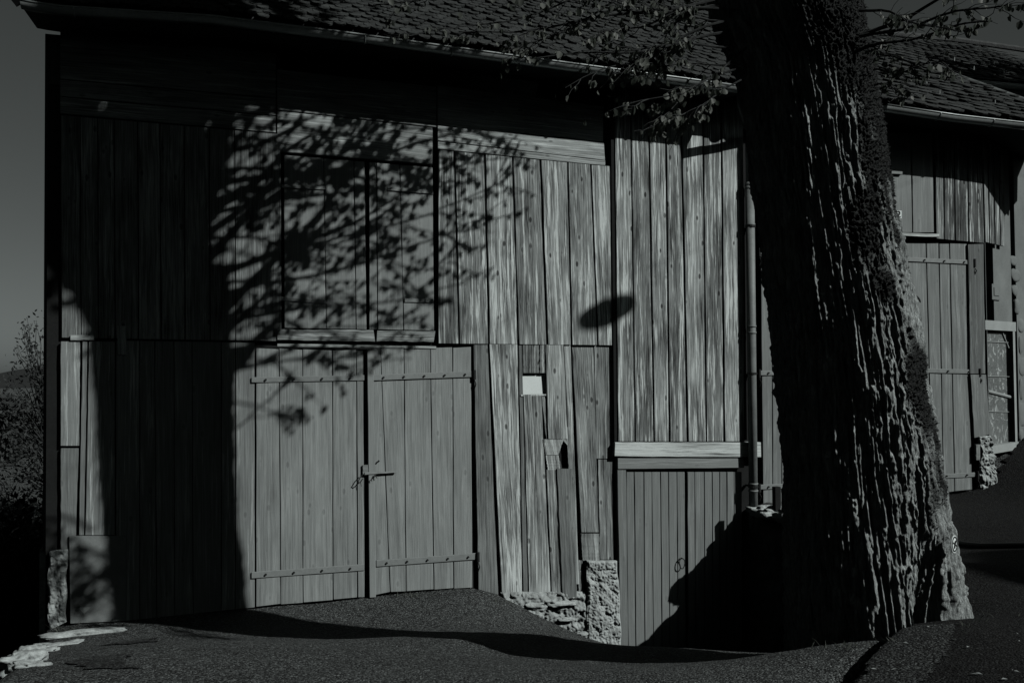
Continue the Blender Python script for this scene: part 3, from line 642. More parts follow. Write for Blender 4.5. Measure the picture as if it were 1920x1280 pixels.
b.add(vs, [(0, 6, 7, 1), (1, 7, 8, 2), (3, 4, 10, 9), (4, 5, 11, 10), (0, 1, 4, 3), (1, 2, 5, 4), (6, 9, 10, 7), (7, 10, 11, 8), (0, 3, 9, 6), (2, 8, 11, 5)])
b.build('roof_deck', TILE, barn)
b = MB(); b.tube([Vector((GP[0].x-.03, -.62, z0+.0)), Vector((GP[0].x-.03, -.6+8*cosP, z0+.03+8*sinP))], .06, 4); b.build('verge_board', DARKW, barn)
# gable triangles
b = MB()
for x in (BL+.03, BR-.16):
    vs = [Vector((x, .16, zT-.4)), Vector((x, DEPTH, zT-.4)), Vector((x, DEPTH, zT+1.0)), Vector((x, -.57+8*cosP, z1-.15+8*sinP))]
    b = MB(); b.add(vs+[v+Vector((.1, 0, 0)) for v in vs], [(0, 1, 2, 3), (7, 6, 5, 4), (0, 4, 5, 1), (1, 5, 6, 2), (2, 6, 7, 3), (3, 7, 4, 0)])
    b.build('gable_wall', DARKW, barn)

# ------------------------------------------------------------------ annex with the tall door and the rendered wing
ann = thing('coach_house', (8, 0, .8), 'rendered and plank clad house with tall plank doors right of the tree', 'house')
b = MB(); ax0 = PL(1416, 600).x; wallb = PL(1440, 975).z
b.box((ax0-.0, .05, -1.0), (HO.x, .2, 5.6), (.03, 0, 1)); b.box((ax0, .2, -1), (ax0+.15, 9, 5.6)); b.build('inner_wall', DARKW, ann)
# tall double door
A = [(1422, 452), (1830, 458)]; B_ = [(1422, 951), (1480, 948), (1765, 923), (1830, 915)]
for tp, bt in (([1425, 1446, 1463, 1500, 1560, 1622], [1430, 1448, 1465, 1502, 1560, 1622]), ([1625, 1660, 1688, 1735, 1759, 1779, 1812], [1625, 1662, 1700, 1747, 1768, 1789, 1822])):
    h = MB(); planks(h, tp, bt, A, B_, -.01, [.19, .185, .20, .18, .175, .185], .15, .7, gap=1.5, jit=.004, rag=.004)
    lf = h.build('tall_door_leaf', PAINT, ann)
    if tp[0] < 1500:
        for (ya, yb) in ((472, 476), (699, 699), (913, 905)): strap(lf, 1423, ya, 1600, yb, 9, -.028, 5, hook=1423)
    else:
        for (x0_, ya, x1_a, yb) in ((1640, 483, 1826, 492), (1640, 692, 1836, 697), (1640, 899, 1832, 889)): strap(lf, x0_, ya, x1_a, yb, 8, -.028, 5, hook=x1_a)
        r = MB(); c = PL(1712, 569, -.03); r.tube([c+Vector((.10*math.cos(a), -.015, .10*math.sin(a))) for a in np.linspace(.1, 1.9, 10)], [.004]+[.012]*8+[.004], 6); r.build('door_handle', DARKIRON, lf)
b = MB(); b.slab(PL(1811, 459), PL(1840, 458), PL(1843, 700), PL(1815, 700), -.04, .05, .12, .2, 1.0); b.slab(PL(1815, 702), PL(1844, 702), PL(1852, 813), PL(1822, 820), -.045, .05, .16, .1, .8)
b.build('corner_flashing', PAINT, ann)
b = MB(); planks(b, [1660, 1706, 1747], [1665, 1709, 1750], 250, 436, -.02, [.20, .20], .15, .5, seg=10)
b.slab(PL(1663, 437), PL(1754, 440), PL(1754, 446), PL(1663, 443), -.07, .08, .32, .5, .5, horiz=True)
b.build('loft_door', PAINT, ann)
b = MB(); planks(b, [1420, 1460, 1500, 1540, 1580, 1620, 1658], [1425, 1465, 1503, 1543, 1583, 1623, 1662], 200, 450, -.01, .14, .3, 1.1)
planks(b, [1749, 1766, 1786, 1811, 1839], [1752, 1768, 1789, 1814, 1843], 240, [(1749, 447), (1843, 456)], -.02, [.13, .085, .10, .08], [.4, .9, .8, .9], 1.2, jit=.01)
PH = lambda a, c: PP(a, c, HO-HN*-.06, HN)
planks(b, [1842, 1851, 1862, 1872, 1884], [1847, 1856, 1866, 1876, 1885], 225, [(1842, 452), (1885, 462)], 0, [.17, .11, .13, .14], [.5, .9, .6, .8], 1.2, plane=HN, P=PH, gap=2.6, jit=.0)
b.build('cladding', WOOD, ann)
# street number plaque
b = MB(); pc = [PL(1672, 394, -.05), PL(1691, 395, -.05), PL(1691, 410, -.05), PL(1672, 409, -.05)]; b.slab(*pc, 0, .02, .85); plq = b.build('number_plate', WHITE, ann)
def text(s_, size, loc, rot, mat, parent, name, ext=.002):
    cu = bpy.data.curves.new(name, 'FONT'); cu.body = s_; cu.size = size; cu.extrude = ext; cu.align_x = 'CENTER'; cu.align_y = 'CENTER'; cu.resolution_u = 3
    o = bpy.data.objects.new(name, cu); COL.objects.link(o); dg = bpy.context.evaluated_depsgraph_get(); me = bpy.data.meshes.new_from_object(o.evaluated_get(dg)); bpy.data.objects.remove(o)
    me.materials.clear(); me.materials.append(mat); o = bpy.data.objects.new(name, me); COL.objects.link(o); o.matrix_world = Matrix.Translation(loc) @ rot.to_4x4()
    if parent is not None: o.parent = parent; o.matrix_parent_inverse = Matrix.Translation(parent.location).inverted() if parent.type == 'EMPTY' else parent.matrix_world.inverted()
    return o
text('72', .12, PL(1682, 402, -.056), Matrix.Rotation(math.pi/2, 3, 'X'), DARKIRON, plq, 'number')
b = MB(); b.box((PL(1673, 410, -.06).x, -.10, PL(1680, 417).z), (PL(1688, 410, -.06).x, -.02, PL(1680, 410).z-.01)); b.build('ledge', IRON, ann)
b = MB(); b.box((PL(1666, 320).x, -.06, PL(1680, 328).z), (PL(1686, 320).x, -.02, PL(1680, 323).z)); b.build('hook_rail', IRON, ann)
# rendered wing wall turned back from the facade
def hb(mb, px0, px1, py0, py1, d0, d1, bb=(.3, 0, 1)):       # box on the wing's plane between pixel bounds, d = outward distance
    a, c = PP(px0, py0, HO, HN), PP(px1, py1, HO, HN); u0, u1 = (a-HO).dot(HD), (c-HO).dot(HD)
    vs = [HO+HD*u+HN*d+Vector((0, 0, z-HO.z)) for u in (u0, u1) for d in (d0, d1) for z in (c.z, a.z)]
    mb.add(vs, [(0, 1, 3, 2), (4, 6, 7, 5), (0, 4, 5, 1), (2, 3, 7, 6), (0, 2, 6, 4), (1, 5, 7, 3)], None, bb)
b = MB(); hb(b, 1842, 1856, 226, 870, -.3, 0); hb(b, 1856, 1898, 228, 606, -.3, 0); hb(b, 1898, 2150, 236, 900, -.3, 0)
b.build('rendered_wall', STUCCO, ann)
b = MB(); hb(b, 1845, 1903, 600, 621, -.28, .015); hb(b, 1897, 1906, 621, 838, -.28, .015); hb(b, 1852, 1906, 836, 842, -.28, .03); b.build('door_surround', LIME, ann)
b = MB(); hb(b, 1850, 1898, 621, 837, -.20, -.05); gd = b.build('glazed_door', SHEETP, ann)
b = MB(); hb(b, 1893, 1898, 621, 837, -.05, -.03); hb(b, 1850, 1893, 621, 625, -.05, -.03); b.build('door_jamb', DARKIRON, gd)
for (a_, b_, c_, d_, r_) in ((1850, 640, 1890, 642, .006), (1852, 733, 1894, 744, .02), (1852, 705, 1892, 706, .005), (1852, 771, 1892, 772, .005), (1879, 622, 1891, 652, .012)):
    b = MB(); b.tube([PP(a_, b_, HO-HN*.04, HN), PP(c_, d_, HO-HN*.04, HN)], r_, 6); b.build('glazing_bar', LIME, gd)
b = MB(); hb(b, 1857, 1873, 532, 563, 0, .02); b.build('wall_plaque', STUCCO, ann)
b = MB(); hb(b, 1860, 1870, 539, 555, .02, .03); b.build('wall_plaque_panel', SHEET, ann)
for k, (x0_, x1_b, y0_, y1_b) in enumerate(((1894, 1906, 478, 500), (1897, 1913, 502, 530), (1898, 1908, 533, 556), (1903, 1912, 560, 590), (1908, 1921, 596, 625), (1909, 1917, 628, 665), (1909, 1924, 668, 705), (1910, 1918, 708, 750), (1910, 1924, 753, 800), (1911, 1919, 803, 832))):
    a_, c_ = PP(x0_, y0_, HO, HN), PP(x1_b, y1_b, HO, HN); c = (a_+c_)/2
    o = rock('quoin', (0, 0, 0), .5, k*3+1, STUCCO, ann, (abs(c_.x-a_.x)*1.1, .07, abs(a_.z-c_.z)*.95), 16, .12)
    o.data.transform(Matrix.Translation(c+HN*-.012) @ Matrix.Rotation(math.radians(26), 4, 'Z'))
stonewall('stone_foot', (PL(1831, 816), PL(1855, 816), PL(1868, 908), PL(1836, 920)), -.03, .2, STONE, ann, 40, 70, .04, 30, 8)
b = MB(); b.slab(PL(1830, 833, -.075), PL(1838, 833, -.075), PL(1838, 862, -.075), PL(1830, 862, -.075), 0, .03, .2); b.build('hinge_plate', PAINT, ann)
# roof and gutter of the annex
GR = [PL(1657, 199, -.60), PL(1785, 218, -.6), PL(1920, 233, -.60), PL(2080, 256, -.60)]
gutter('gutter', GR, .07, ann, [.22, .45, .62, .83])
def zgr(x): return float(np.interp(x, [p.x for p in GR], [p.z for p in GR]))
pit = math.radians(33); topl = [(1500, 40), (1640, 66), (1720, 100), (1790, 143), (1925, 192), (2100, 250)]
def keepA(o):
    x, y, t = proj(o); return y > cut(x, topl)+2 and x < 2090
gx0 = PL(1600, 199, -.6).x
rf = MB(); tiles(rf, gx0-1.2, GR[-1].x, 6.5, lambda x: Vector((x, -.58, zgr(x)+.05)), pit, keepA, .19, .16)
rf.build('roof', TILE, ann)
o0 = Vector((GR[0].x, -.57, GR[0].z+.0)); sl_ = (GR[-1].z-GR[0].z)/(GR[-1].x-GR[0].x)
nA = Vector((1, 0, sl_)).cross(Vector((0, math.cos(pit), math.sin(pit)))).normalized()
rp = [PP(a_, c_, o0, nA) for a_, c_ in ((1500, 178), (2085, 262), (2085, 246), (1925, 192), (1790, 143), (1720, 100), (1640, 66), (1500, 40))]
b = MB(); k = len(rp); b.add(rp+[p-Vector((0, 0, .035)) for p in rp], [tuple(range(k)), tuple(range(2*k-1, k-1, -1))]+[(i, (i+1) % k, (i+1) % k+k, i+k) for i in range(k)]); b.build('roof_deck', TILE, ann)
b = MB(); b.tube([PP(1788, 142, o0+Vector((0, 0, .05)), nA), PP(1925, 191, o0+Vector((0, 0, .05)), nA), PP(2100, 253, o0+Vector((0, 0, .05)), nA)], .045, 6); b.build('verge_board', SHEET, ann)
for k, (a_, c_) in enumerate(((1726, 155), (1750, 172), (1811, 165), (1853, 190), (1916, 196), (1700, 140), (1741, 128))):
    p = PP(a_, c_, o0+Vector((0, 0, .09)), nA); b = MB(); b.tube([p, p-Vector((0, math.cos(pit)*.14, math.sin(pit)*.14)), p-Vector((0, math.cos(pit)*.14, math.sin(pit)*.14-.06))], .009, 5); b.build('snow_hook', ZINC, ann)
b = MB()                                 # soffit
b.add([(gx0-1, -.5, GR[0].z), (GR[-1].x, -.5, GR[-1].z-.02), (GR[-1].x, 3.2, GR[-1].z+.05), (gx0-1, 3.2, GR[0].z+.05), (gx0-1, -.5, GR[0].z+.06), (GR[-1].x, -.5, GR[-1].z+.04), (GR[-1].x, 3.2, GR[-1].z+.12), (gx0-1, 3.2, GR[0].z+.12)], [(0, 1, 2, 3), (4, 7, 6, 5), (0, 4, 5, 1), (3, 2, 6, 7), (0, 3, 7, 4), (1, 5, 6, 2)]); b.build('soffit', DARKW, ann)
# swan neck of the rain pipe beyond the frame; its bent shadow falls on the render
b = MB(); sp3 = [PP(x, y, HO, HN) for x, y in ((1846, 268), (1893, 322), (1935, 262))]
b.tube([sp3[0]+SUNV*1.05, sp3[1]+SUNV*1.05, sp3[2]+SUNV*1.05], .032, 10); b.build('pipe_bend', ZINC, ann)

# ------------------------------------------------------------------ neighbouring house behind
nb = thing('neighbour_house', PL(1900, 300, 7.0), 'tiled roof and gutter of the house behind, top right', 'house')
GN = [PL(1700, 141, 7.0), PL(1832, 154, 7.0), PL(1920, 162, 7.0), PL(2100, 178, 7.0)]
gutter('gutter', GN, .10, nb, [.55]); pn = math.radians(30)
def zgn(x): return float(np.interp(x, [p.x for p in GN], [p.z for p in GN]))
rid = [(1400, 30), (1640, 66), (1780, 78), (1920, 98), (2120, 122)]
def keepN(o):
    x, y, t = proj(o); return y > cut(x, rid)+2
xa_ = PL(1500, 141, 7).x
rf = MB(); tiles(rf, xa_, GN[-1].x, 7, lambda x: Vector((x, 7.05, zgn(x)+.07)), pn, keepN, .24, .2); rf.build('roof', TILE, nb)
o1 = Vector((GN[0].x, 7.06, GN[0].z+.03)); sl2 = (GN[-1].z-GN[0].z)/(GN[-1].x-GN[0].x)
nB = Vector((1, 0, sl2)).cross(Vector((0, math.cos(pn), math.sin(pn)))).normalized()
rp = [PP(a_, c_, o1, nB) for a_, c_ in ((1480, 120), (2110, 180), (2110, 122), (1920, 98), (1780, 78), (1640, 66), (1480, 46))]
b = MB(); k = len(rp); b.add(rp+[p-Vector((0, -.1, .25)) for p in rp], [tuple(range(k)), tuple(range(2*k-1, k-1, -1))]+[(i, (i+1) % k, (i+1) % k+k, i+k) for i in range(k)]); b.build('roof_deck', TILE, nb)
b = MB(); b.tube([p+Vector((0, 0, .05)) for p in rp[2:6]], .10, 8); b.build('ridge_tiles', TILE, nb)
b = MB(); b.box((GN[0].x, 7.9, -.5), (GN[-1].x, 11.5, GN[0].z-.15)); b.build('wall', STUCCO, nb)
for k, (a_, c_) in enumerate(((1854, 118), (1816, 127), (1900, 119), (1872, 132), (1780, 110))):
    p = PP(a_, c_, o1+Vector((0, 0, .1)), nB); b = MB(); b.tube([p, p-Vector((0, math.cos(pn)*.2, math.sin(pn)*.2)), p-Vector((0, math.cos(pn)*.2, math.sin(pn)*.2-.08))], .014, 5); b.build('snow_hook', ZINC, nb)

# ------------------------------------------------------------------ retaining wall between yard and road
WHITESTONE = simple('pale_limestone', .68, .3, 9, 40, .9, .015, .9)
ret = thing('retaining_wall', (6.2, -1.0, .8), 'rubble retaining wall with pale top stones beside the downpipe', 'wall')
yy = np.linspace(.05, -4.25, 110); cols = 46
V = []; fr = np.linspace(0, 1, cols)
for y in yy:
    x = float(rwx(y)); zt = EYE.z-1.70-.03*math.sin(y*4)-.20*min(1, max(0, (-y-.15)/.6)); zb_ = float(tps(FL, np.array([x-.3]), np.array([y]))[0])-.15
    for f in fr:
        if f < .8: p = (x-.24, y, zb_+(zt-zb_)*f/.8)
        else: p = (x-.24+(f-.8)/.2*.34, y, zt+.02*math.sin((f-.8)*14))
        V.append(p)
V = np.array(V); d = np.abs(noise(V[:, 0]*5, V[:, 1]*5, V[:, 2]*7))*.10+noise(V[:, 0]*13, V[:, 1]*13, V[:, 2]*15)*.02
top = np.tile(fr >= .8, len(yy)); V[:, 0] -= np.where(top, 0, d); V[:, 2] += np.where(top, d*.6-.02, 0)
i, j = np.meshgrid(np.arange(len(yy)-1), np.arange(cols-1), indexing='ij'); a = (i*cols+j).ravel()
mesh_np('wall_face', V, np.stack([a, a+cols, a+cols+1, a+1], -1), RUBBLE, ret, True)
for k, (px, py, Y, r, sq) in enumerate(((1436, 958, -.25, .11, (1.6, 1.3, .5)), (1454, 962, -.5, .10, (1.4, 1.3, .6)), (1474, 967, -.75, .09, (1.3, 1.3, .8)), (1495, 971, -1.0, .12, (1.3, 1.5, .6)))):
    p = PL(px, py, Y); rock('cap_stone', (min(p.x, float(rwx(Y))-.02), p.y, p.z), r, 40+k*3, WHITESTONE, ret, sq, 20, .45)
b = MB(); c = Vector((float(rwx(-.55))-.12, -.55, EYE.z-1.75)); b.box((c.x-.035, c.y-.035, c.z-.1), (c.x+.035, c.y+.035, c.z+.36), (.05, 0, 1)); pst = b.build('wooden_stub_post', DARKW)
tag(pst, 'short dark stub post on the retaining wall by the downpipe', 'post')
# ------------------------------------------------------------------ hose lying on the road
def onroad(px, py, t0=4, t1=14):
    d = raydir(px, py)/FPX; t = t0
    while t < t1:
        p = EYE+d*t
        if p.z < gz(p.x, p.y)+.03: return Vector((p.x, p.y, gz(p.x, p.y)+.045))
        t += .03
    return EYE+d*t1
b = MB(); b.tube([onroad(x, y) for x, y in ((1770, 1008), (1788, 1018), (1810, 1023), (1840, 1026), (1880, 1026), (1920, 1025), (1980, 1023), (2060, 1018))], .028, 8)
hose = b.build('hose', BLACK, None, True); tag(hose, 'thin black hose lying across the dark road behind the tree', 'hose')
#---TREE---
# ------------------------------------------------------------------ the big tree
TT = 6.50                                  # camera depth of the trunk axis
EL = [(-700, 1296), (-300, 1312), (0, 1332), (30, 1336), (60, 1345), (100, 1366), (140, 1384), (200, 1396), (300, 1406), (400, 1420), (500, 1431), (600, 1446), (700, 1456), (800, 1466), (900, 1475), (1000, 1480), (1100, 1484), (1180, 1482), (1260, 1476)]
ER = [(-700, 1600), (-300, 1600), (0, 1613), (60, 1620), (120, 1638), (180, 1643), (250, 1655), (330, 1664), (400, 1674), (450, 1688), (520, 1700), (600, 1719), (700, 1735), (800, 1750), (900, 1760), (970, 1768), (1050, 1774), (1110, 1782), (1165, 1792), (1260, 1805)]
F0 = Vector((math.sin(YAW), math.cos(YAW), 0)); Rh = R0
rows_py = np.concatenate([np.linspace(1262, 1240, 6)[:-1], np.linspace(1240, -20, 1000), np.linspace(-26, -700, 150)])
NT = 860
tht = np.linspace(0, 2*math.pi, NT, endpoint=False)
tht = tht + .45*np.sin(tht)*0 + .35*np.cos(tht)            # more columns on the side facing the camera (-pi/2)
cx, cz, aw = [], [], []
for py in rows_py:
    l_, r_ = cut(py, EL), cut(py, ER)
    pl_, pr_ = PT(l_, py, TT), PT(r_, py, TT); c = (pl_+pr_)/2; cx.append((c.x, c.y)); cz.append(c.z); aw.append((pr_-pl_).length/2)
cx, cz, aw = np.array(cx), np.array(cz), np.array(aw)
sm_ = np.ones(15)/15
zb0 = EYE.z-1.9
phi = tht[None, :]; Zc = cz[:, None]
pw = 1.55; rot = math.radians(6)
c1, s1 = np.abs(np.cos(phi-rot)), np.abs(np.sin(phi-rot))
rr = (c1**pw+s1**pw)**(-1/pw)
kflat = np.clip((Zc-(EYE.z-1.2))/.8, .25, 1)
rr = 1+(rr-1)*kflat
hb_ = np.clip((EYE.z-.75-Zc)/.95, 0, 1.2)**1.5             # root flare
def lobe(a, wd): d = np.angle(np.exp(1j*(phi-a))); return np.exp(-(d/wd)**2)
rr = rr*(1+hb_*(.20*lobe(math.radians(-98), .30)-.36*lobe(math.radians(-64), .24)+.22*lobe(math.radians(-30), .3)+.10*lobe(math.radians(150), .5)))
ext = np.abs(rr*np.cos(phi)).max(1, keepdims=True)
R = rr/ext*aw[:, None]
X0 = R*np.cos(phi); Y0 = R*np.sin(phi)*.97
# bark relief
ux, uy = np.cos(phi)*np.ones_like(Zc)*.52, np.sin(phi)*np.ones_like(Zc)*.52
wz = Zc*np.ones_like(phi)
w1 = noise(ux*2.2, uy*2.2, wz*1.1); w2 = noise(ux*2.2+9, uy*2.2, wz*1.1)
ax_, ay_ = ux+w1*.022, uy+w2*.022
n1 = noise(ax_*31, ay_*31, wz*1.8+5); n2 = noise(ax_*58, ay_*58, wz*4.5+15); n3 = noise(ax_*105, ay_*105, wz*7); brk = np.clip(noise(ax_*30, ay_*30, wz*10+40)*2.2-.45, 0, 1); n4 = noise(ux*90, uy*90, wz*45); n5 = noise(ux*7, uy*7, wz*14)
r1 = 1-np.abs(n1)*2.3; r2 = 1-np.abs(n2)*2.2
ridge = np.clip(r1, -.7, .9)*.60+np.clip(r2, -.7, .9)*.62
ridge = ridge-brk*.40+n3*.42+noise(ax_*70, ay_*70, wz*38)*.16+noise(ax_*9, ay_*9, wz*3)*.35+n5*.08
moss = noise(ux*3+4, uy*3, wz*1.25+2)+.55*noise(ux*9, uy*9, wz*6)
dphi = np.angle(np.exp(1j*(phi-math.radians(-46))))
side = np.exp(-(dphi/.85)**2)
moss = np.clip((moss*.9+side*1.0-.52+np.clip((Zc-(EYE.z+.75))*.55, -.35, .75))*3.2, 0, 1)*np.clip(side*2.6, 0, 1)*np.clip((Zc-(EYE.z-1.3))*2, 0, 1)
mz = (noise(ux*60, uy*60, wz*55)+.7*noise(ux*120, uy*120, wz*115))
disp = (ridge-.45)*.036*(1-moss*.6)+n4*.006+moss*(.010+.012*mz)
low_ = np.clip((Zc-(EYE.z+2.6))/.5, 0, 1)
X0 = X0+disp*np.cos(phi); Y0 = Y0+disp*np.sin(phi)
cav = lobe(math.radians(-64), .24)*np.clip((EYE.z-1.38-Zc)/.28, 0, 1)        # hollow between the root buttresses
X0 = X0*(1-.30*cav); Y0 = Y0*(1-.30*cav)
Vx = cx[:, 0][:, None]+X0*Rh.x+Y0*F0.x; Vy = cx[:, 1][:, None]+X0*Rh.y+Y0*F0.y
V = np.stack([Vx, Vy, wz], -1).reshape(-1, 3); nr = len(rows_py)
i, j = np.meshgrid(np.arange(nr-1), np.arange(NT), indexing='ij')
Fq = np.stack([i*NT+j, i*NT+(j+1) % NT, (i+1)*NT+(j+1) % NT, (i+1)*NT+j], -1).reshape(-1, 4)
TB = Vector((cx[8, 0], cx[8, 1], zb0))
tree = thing('linden_tree', TB, 'large old tree with furrowed mossy bark leaning beside the barn', 'tree')
mesh_np('trunk', V, Fq, BARK, tree, True, {'moss': moss.ravel()})
TOP = Vector((cx[-1, 0], cx[-1, 1], cz[-1])); topr = aw[-1]
# moss: tiny tufts standing on the mossy bark
pick = np.where((moss.ravel() > .35))[0]; pick = RNG.choice(pick, min(22000, len(pick)), replace=False)
P = V[pick]; n = len(P); cen = np.repeat(cx, NT, 0)[pick]
out = np.stack([P[:, 0]-cen[:, 0], P[:, 1]-cen[:, 1], np.zeros(n)], -1); out /= np.linalg.norm(out, axis=1)[:, None]
d1 = RNG.normal(size=(n, 3)); d1 /= np.linalg.norm(d1, axis=1)[:, None]; d2 = np.cross(d1, out+RNG.normal(size=(n, 3))*.5); d2 /= np.linalg.norm(d2, axis=1)[:, None]+1e-9
sz = RNG.uniform(.004, .009, n)[:, None]; tipv = P+out*sz*1.6+d1*sz*.7
Vm = np.stack([P-d2*sz*.6-out*.004, P+d2*sz*.6-out*.004, tipv], 1).reshape(-1, 3)
MOSSM = simple('moss', .06, .5, 20, 90, .4, .003, .9)
mesh_np('moss', Vm, np.arange(n*3).reshape(-1, 3), MOSSM, tree)['kind'] = 'stuff'

# trail sign screwed to the bark
p_ = PT(1765, 1022, TT-.28); nrm = (Rh*.72-F0*.70).normalized(); zax = Vector((0, 0, 1)); tx = zax.cross(nrm).normalized(); ty = nrm.cross(tx)
# find the trunk surface there
qd = np.array(V).reshape(nr, NT, 3); dd = raydir(1765, 1022).normalized(); rel = V-np.array(EYE); tt = rel@np.array(dd); dist = np.linalg.norm(rel-tt[:, None]*np.array(dd), axis=1); near_ = np.where(dist < .02)[0]; kbest = near_[np.argmin(tt[near_])]
p_ = Vector(V[kbest])+nrm*.075
def disc(mb, r0, r1, h, n=40):
    vs = []
    for r, hh in ((r0, h), (r1, h), (r1, h-.004), (r0, h-.004)):
        for k in range(n): a_ = 2*math.pi*k/n; vs.append(p_+tx*r*math.cos(a_)*.92+ty*r*math.sin(a_)*1.0+nrm*hh)
    fs = [(a_*n+k, a_*n+(k+1) % n, ((a_+1) % 4)*n+(k+1) % n, ((a_+1) % 4)*n+k) for a_ in range(4) for k in range(n)]
    mb.add(vs, fs)
sg = thing('trail_sign', p_, 'small round black and white trail sign on the trunk base', 'sign')
b = MB(); disc(b, 0, .055, 0); b.build('sign_plate', WHITE, sg)
b = MB(); disc(b, .040, .048, .003); b.build('sign_ring', DARKIRON, sg)
b = MB()
def bar(a0, b0, a1, b1, wd):
    A_, B2 = p_+tx*a0+ty*b0, p_+tx*a1+ty*b1; s_ = (B2-A_).cross(nrm).normalized()*wd/2
    b.add([A_-s_+nrm*.002, A_+s_+nrm*.002, B2+s_+nrm*.002, B2-s_+nrm*.002, A_-s_+nrm*.005, A_+s_+nrm*.005, B2+s_+nrm*.005, B2-s_+nrm*.005], [(0, 3, 2, 1), (4, 5, 6, 7), (0, 1, 5, 4), (1, 2, 6, 5), (2, 3, 7, 6), (3, 0, 4, 7)])
bar(-.036, .016, .0, .0, .004); bar(.0, .0, .036, -.018, .004); bar(.014, .018, -.008, -.018, .014); bar(-.02, -.026, .0, -.018, .004); bar(-.008, -.018, .006, -.024, .004); bar(0, .01, .018, .018, .008)
b.build('sign_emblem', DARKIRON, sg)

# limbs and crown: laid out in the tree, each branch a tapering tube
limb = MB(); twig = MB()
lv, lf = [], []
SH = Vector((-SUNV.x/SUNV.y, -1, -SUNV.z/SUNV.y))*-1       # travel of a shadow for one metre towards the wall
def over(X, Z, d):                                          # the point d metres in front of the wall whose shadow reaches (X, Z) on it
    k = d/(-SUNV.y); return Vector((X, 0, Z))+SUNV*k
def leaf(p, size, droop=.7):
    # an ovate leaf hanging from p, folded along its midrib
    az = random.uniform(0, 2*math.pi); dr = Vector((math.cos(az)*(1-droop), math.sin(az)*(1-droop), -droop-random.uniform(0, .3))).normalized()
    sd = dr.cross(Vector((random.gauss(0, 1), random.gauss(0, 1), random.gauss(0, 1)))).normalized(); nn = sd.cross(dr)
    L, W = size, size*random.uniform(.36, .46); fold = random.uniform(.15, .5)
    n = len(lv); f = fold*W
    lv.extend([p, p+dr*L*.3+sd*W+nn*f, p+dr*L*.7+sd*W*.8+nn*f, p+dr*L, p+dr*L*.7-sd*W*.8+nn*f, p+dr*L*.3-sd*W+nn*f])
    lf.extend([(n, n+1, n+2, n+3), (n, n+3, n+4, n+5)])
def curve(p0, p1, n, sag, wob):
    p0, p1 = Vector(p0), Vector(p1); L = (p1-p0).length; out_ = []
    ph = [random.uniform(0, 6.28) for _ in range(4)]
    s_ = (p1-p0).cross(Vector((0, 0, 1))).normalized() if (p1-p0).cross(Vector((0, 0, 1))).length > .01 else Vector((1, 0, 0))
    for i in range(n+1):
        q_ = i/n; env = math.sin(math.pi*q_)
        out_.append(p0.lerp(p1, q_)+Vector((0, 0, -sag*L*env))+s_*wob*L*env*math.sin(q_*5+ph[0])+Vector((0, 0, 1))*wob*L*env*math.sin(q_*7+ph[1]))
    return out_
def taper(r0, r1, n): return [r0+(r1-r0)*(i/n)**.8 for i in range(n+1)]
def spray(pts, r, nb, ln, lfs=.07, dens=1.0, ang=.8, dirb=Vector((0, 0, 0)), mb=None):
    """twigs leaving a branch, each with hanging leaves"""
    n = len(pts)
    for k in range(nb):
        q_ = random.uniform(.12, 1)*(n-1); i = min(int(q_), n-2); p = pts[i].lerp(pts[i+1], q_-i); d = (pts[i+1]-pts[i]).normalized()
        side_ = d.cross(Vector((random.gauss(0, .5), random.gauss(0, .5), 1))).normalized()*random.choice((-1, 1))
        dr = (d+side_*ang*random.uniform(.5, 1.3)+Vector((0, 0, random.gauss(-.05, .25)))+dirb).normalized(); L = ln*random.uniform(.5, 1.25)
        c = curve(p, p+dr*L, 5, random.uniform(-.05, .10), .05); (mb or twig).tube(c, taper(r, r*.35, 5), 5, cap=False)
        for m_ in range(max(1, int(L*13*dens*random.uniform(.6, 1.3)))):
            e_ = random.uniform(.15, 1)*4.99; ii = int(e_); pp = c[ii].lerp(c[ii+1], e_-ii)
            if random.random() < .25: 
                for _ in range(3): leaf(pp+Vector((random.gauss(0, .02), random.gauss(0, .02), -.01)), lfs*random.uniform(.7, 1.2))
            else: leaf(pp, lfs*random.uniform(.6, 1.25))
# fork above the frame
FORK = TOP+Vector((0, 0, -.3))
def limbto(p0, p1, r0, r1, n=12, sag=-.06, wob=.03):
    c = curve(p0, p1, n, sag, wob); limb.tube(c, taper(r0, r1, n), 12); return c
SX = lambda px, py: PL(px, py, 0)
mains = []
for (px, py, d, r0, r1) in ((150, 330, 5.2, .30, .14), (250, 330, 5.6, .34, .18), (330, 290, 4.8, .34, .18), (385, 330, 4.3, .26, .12), (120, 480, 5.4, .22, .10), (60, 300, 5.8, .26, .12)):
    w_ = SX(px, py); p1 = over(w_.x, w_.z, d); c = limbto(FORK+Vector((random.uniform(-.1, .1), random.uniform(-.1, .1), random.uniform(-.4, .1))), p1, r0, r1); mains.append(c)
    e_ = p1-c[-3]; p2 = p1+e_.normalized()*2.6+Vector((0, 0, .8)); c2 = limbto(p1, p2, r1, .05, 10); mains.append(c2)
w1_, w2_, w3_ = SX(395, 705), SX(458, 668), SX(560, 560); c = limbto(over(w1_.x, w1_.z, 4.85), over(w2_.x, w2_.z, 4.75), .20, .10, 6); limbto(over(w2_.x, w2_.z, 4.75), over(w3_.x, w3_.z, 4.6), .07, .02, 8)
for c in mains: spray(c, .012, 19, 1.0, .085, 1.2)
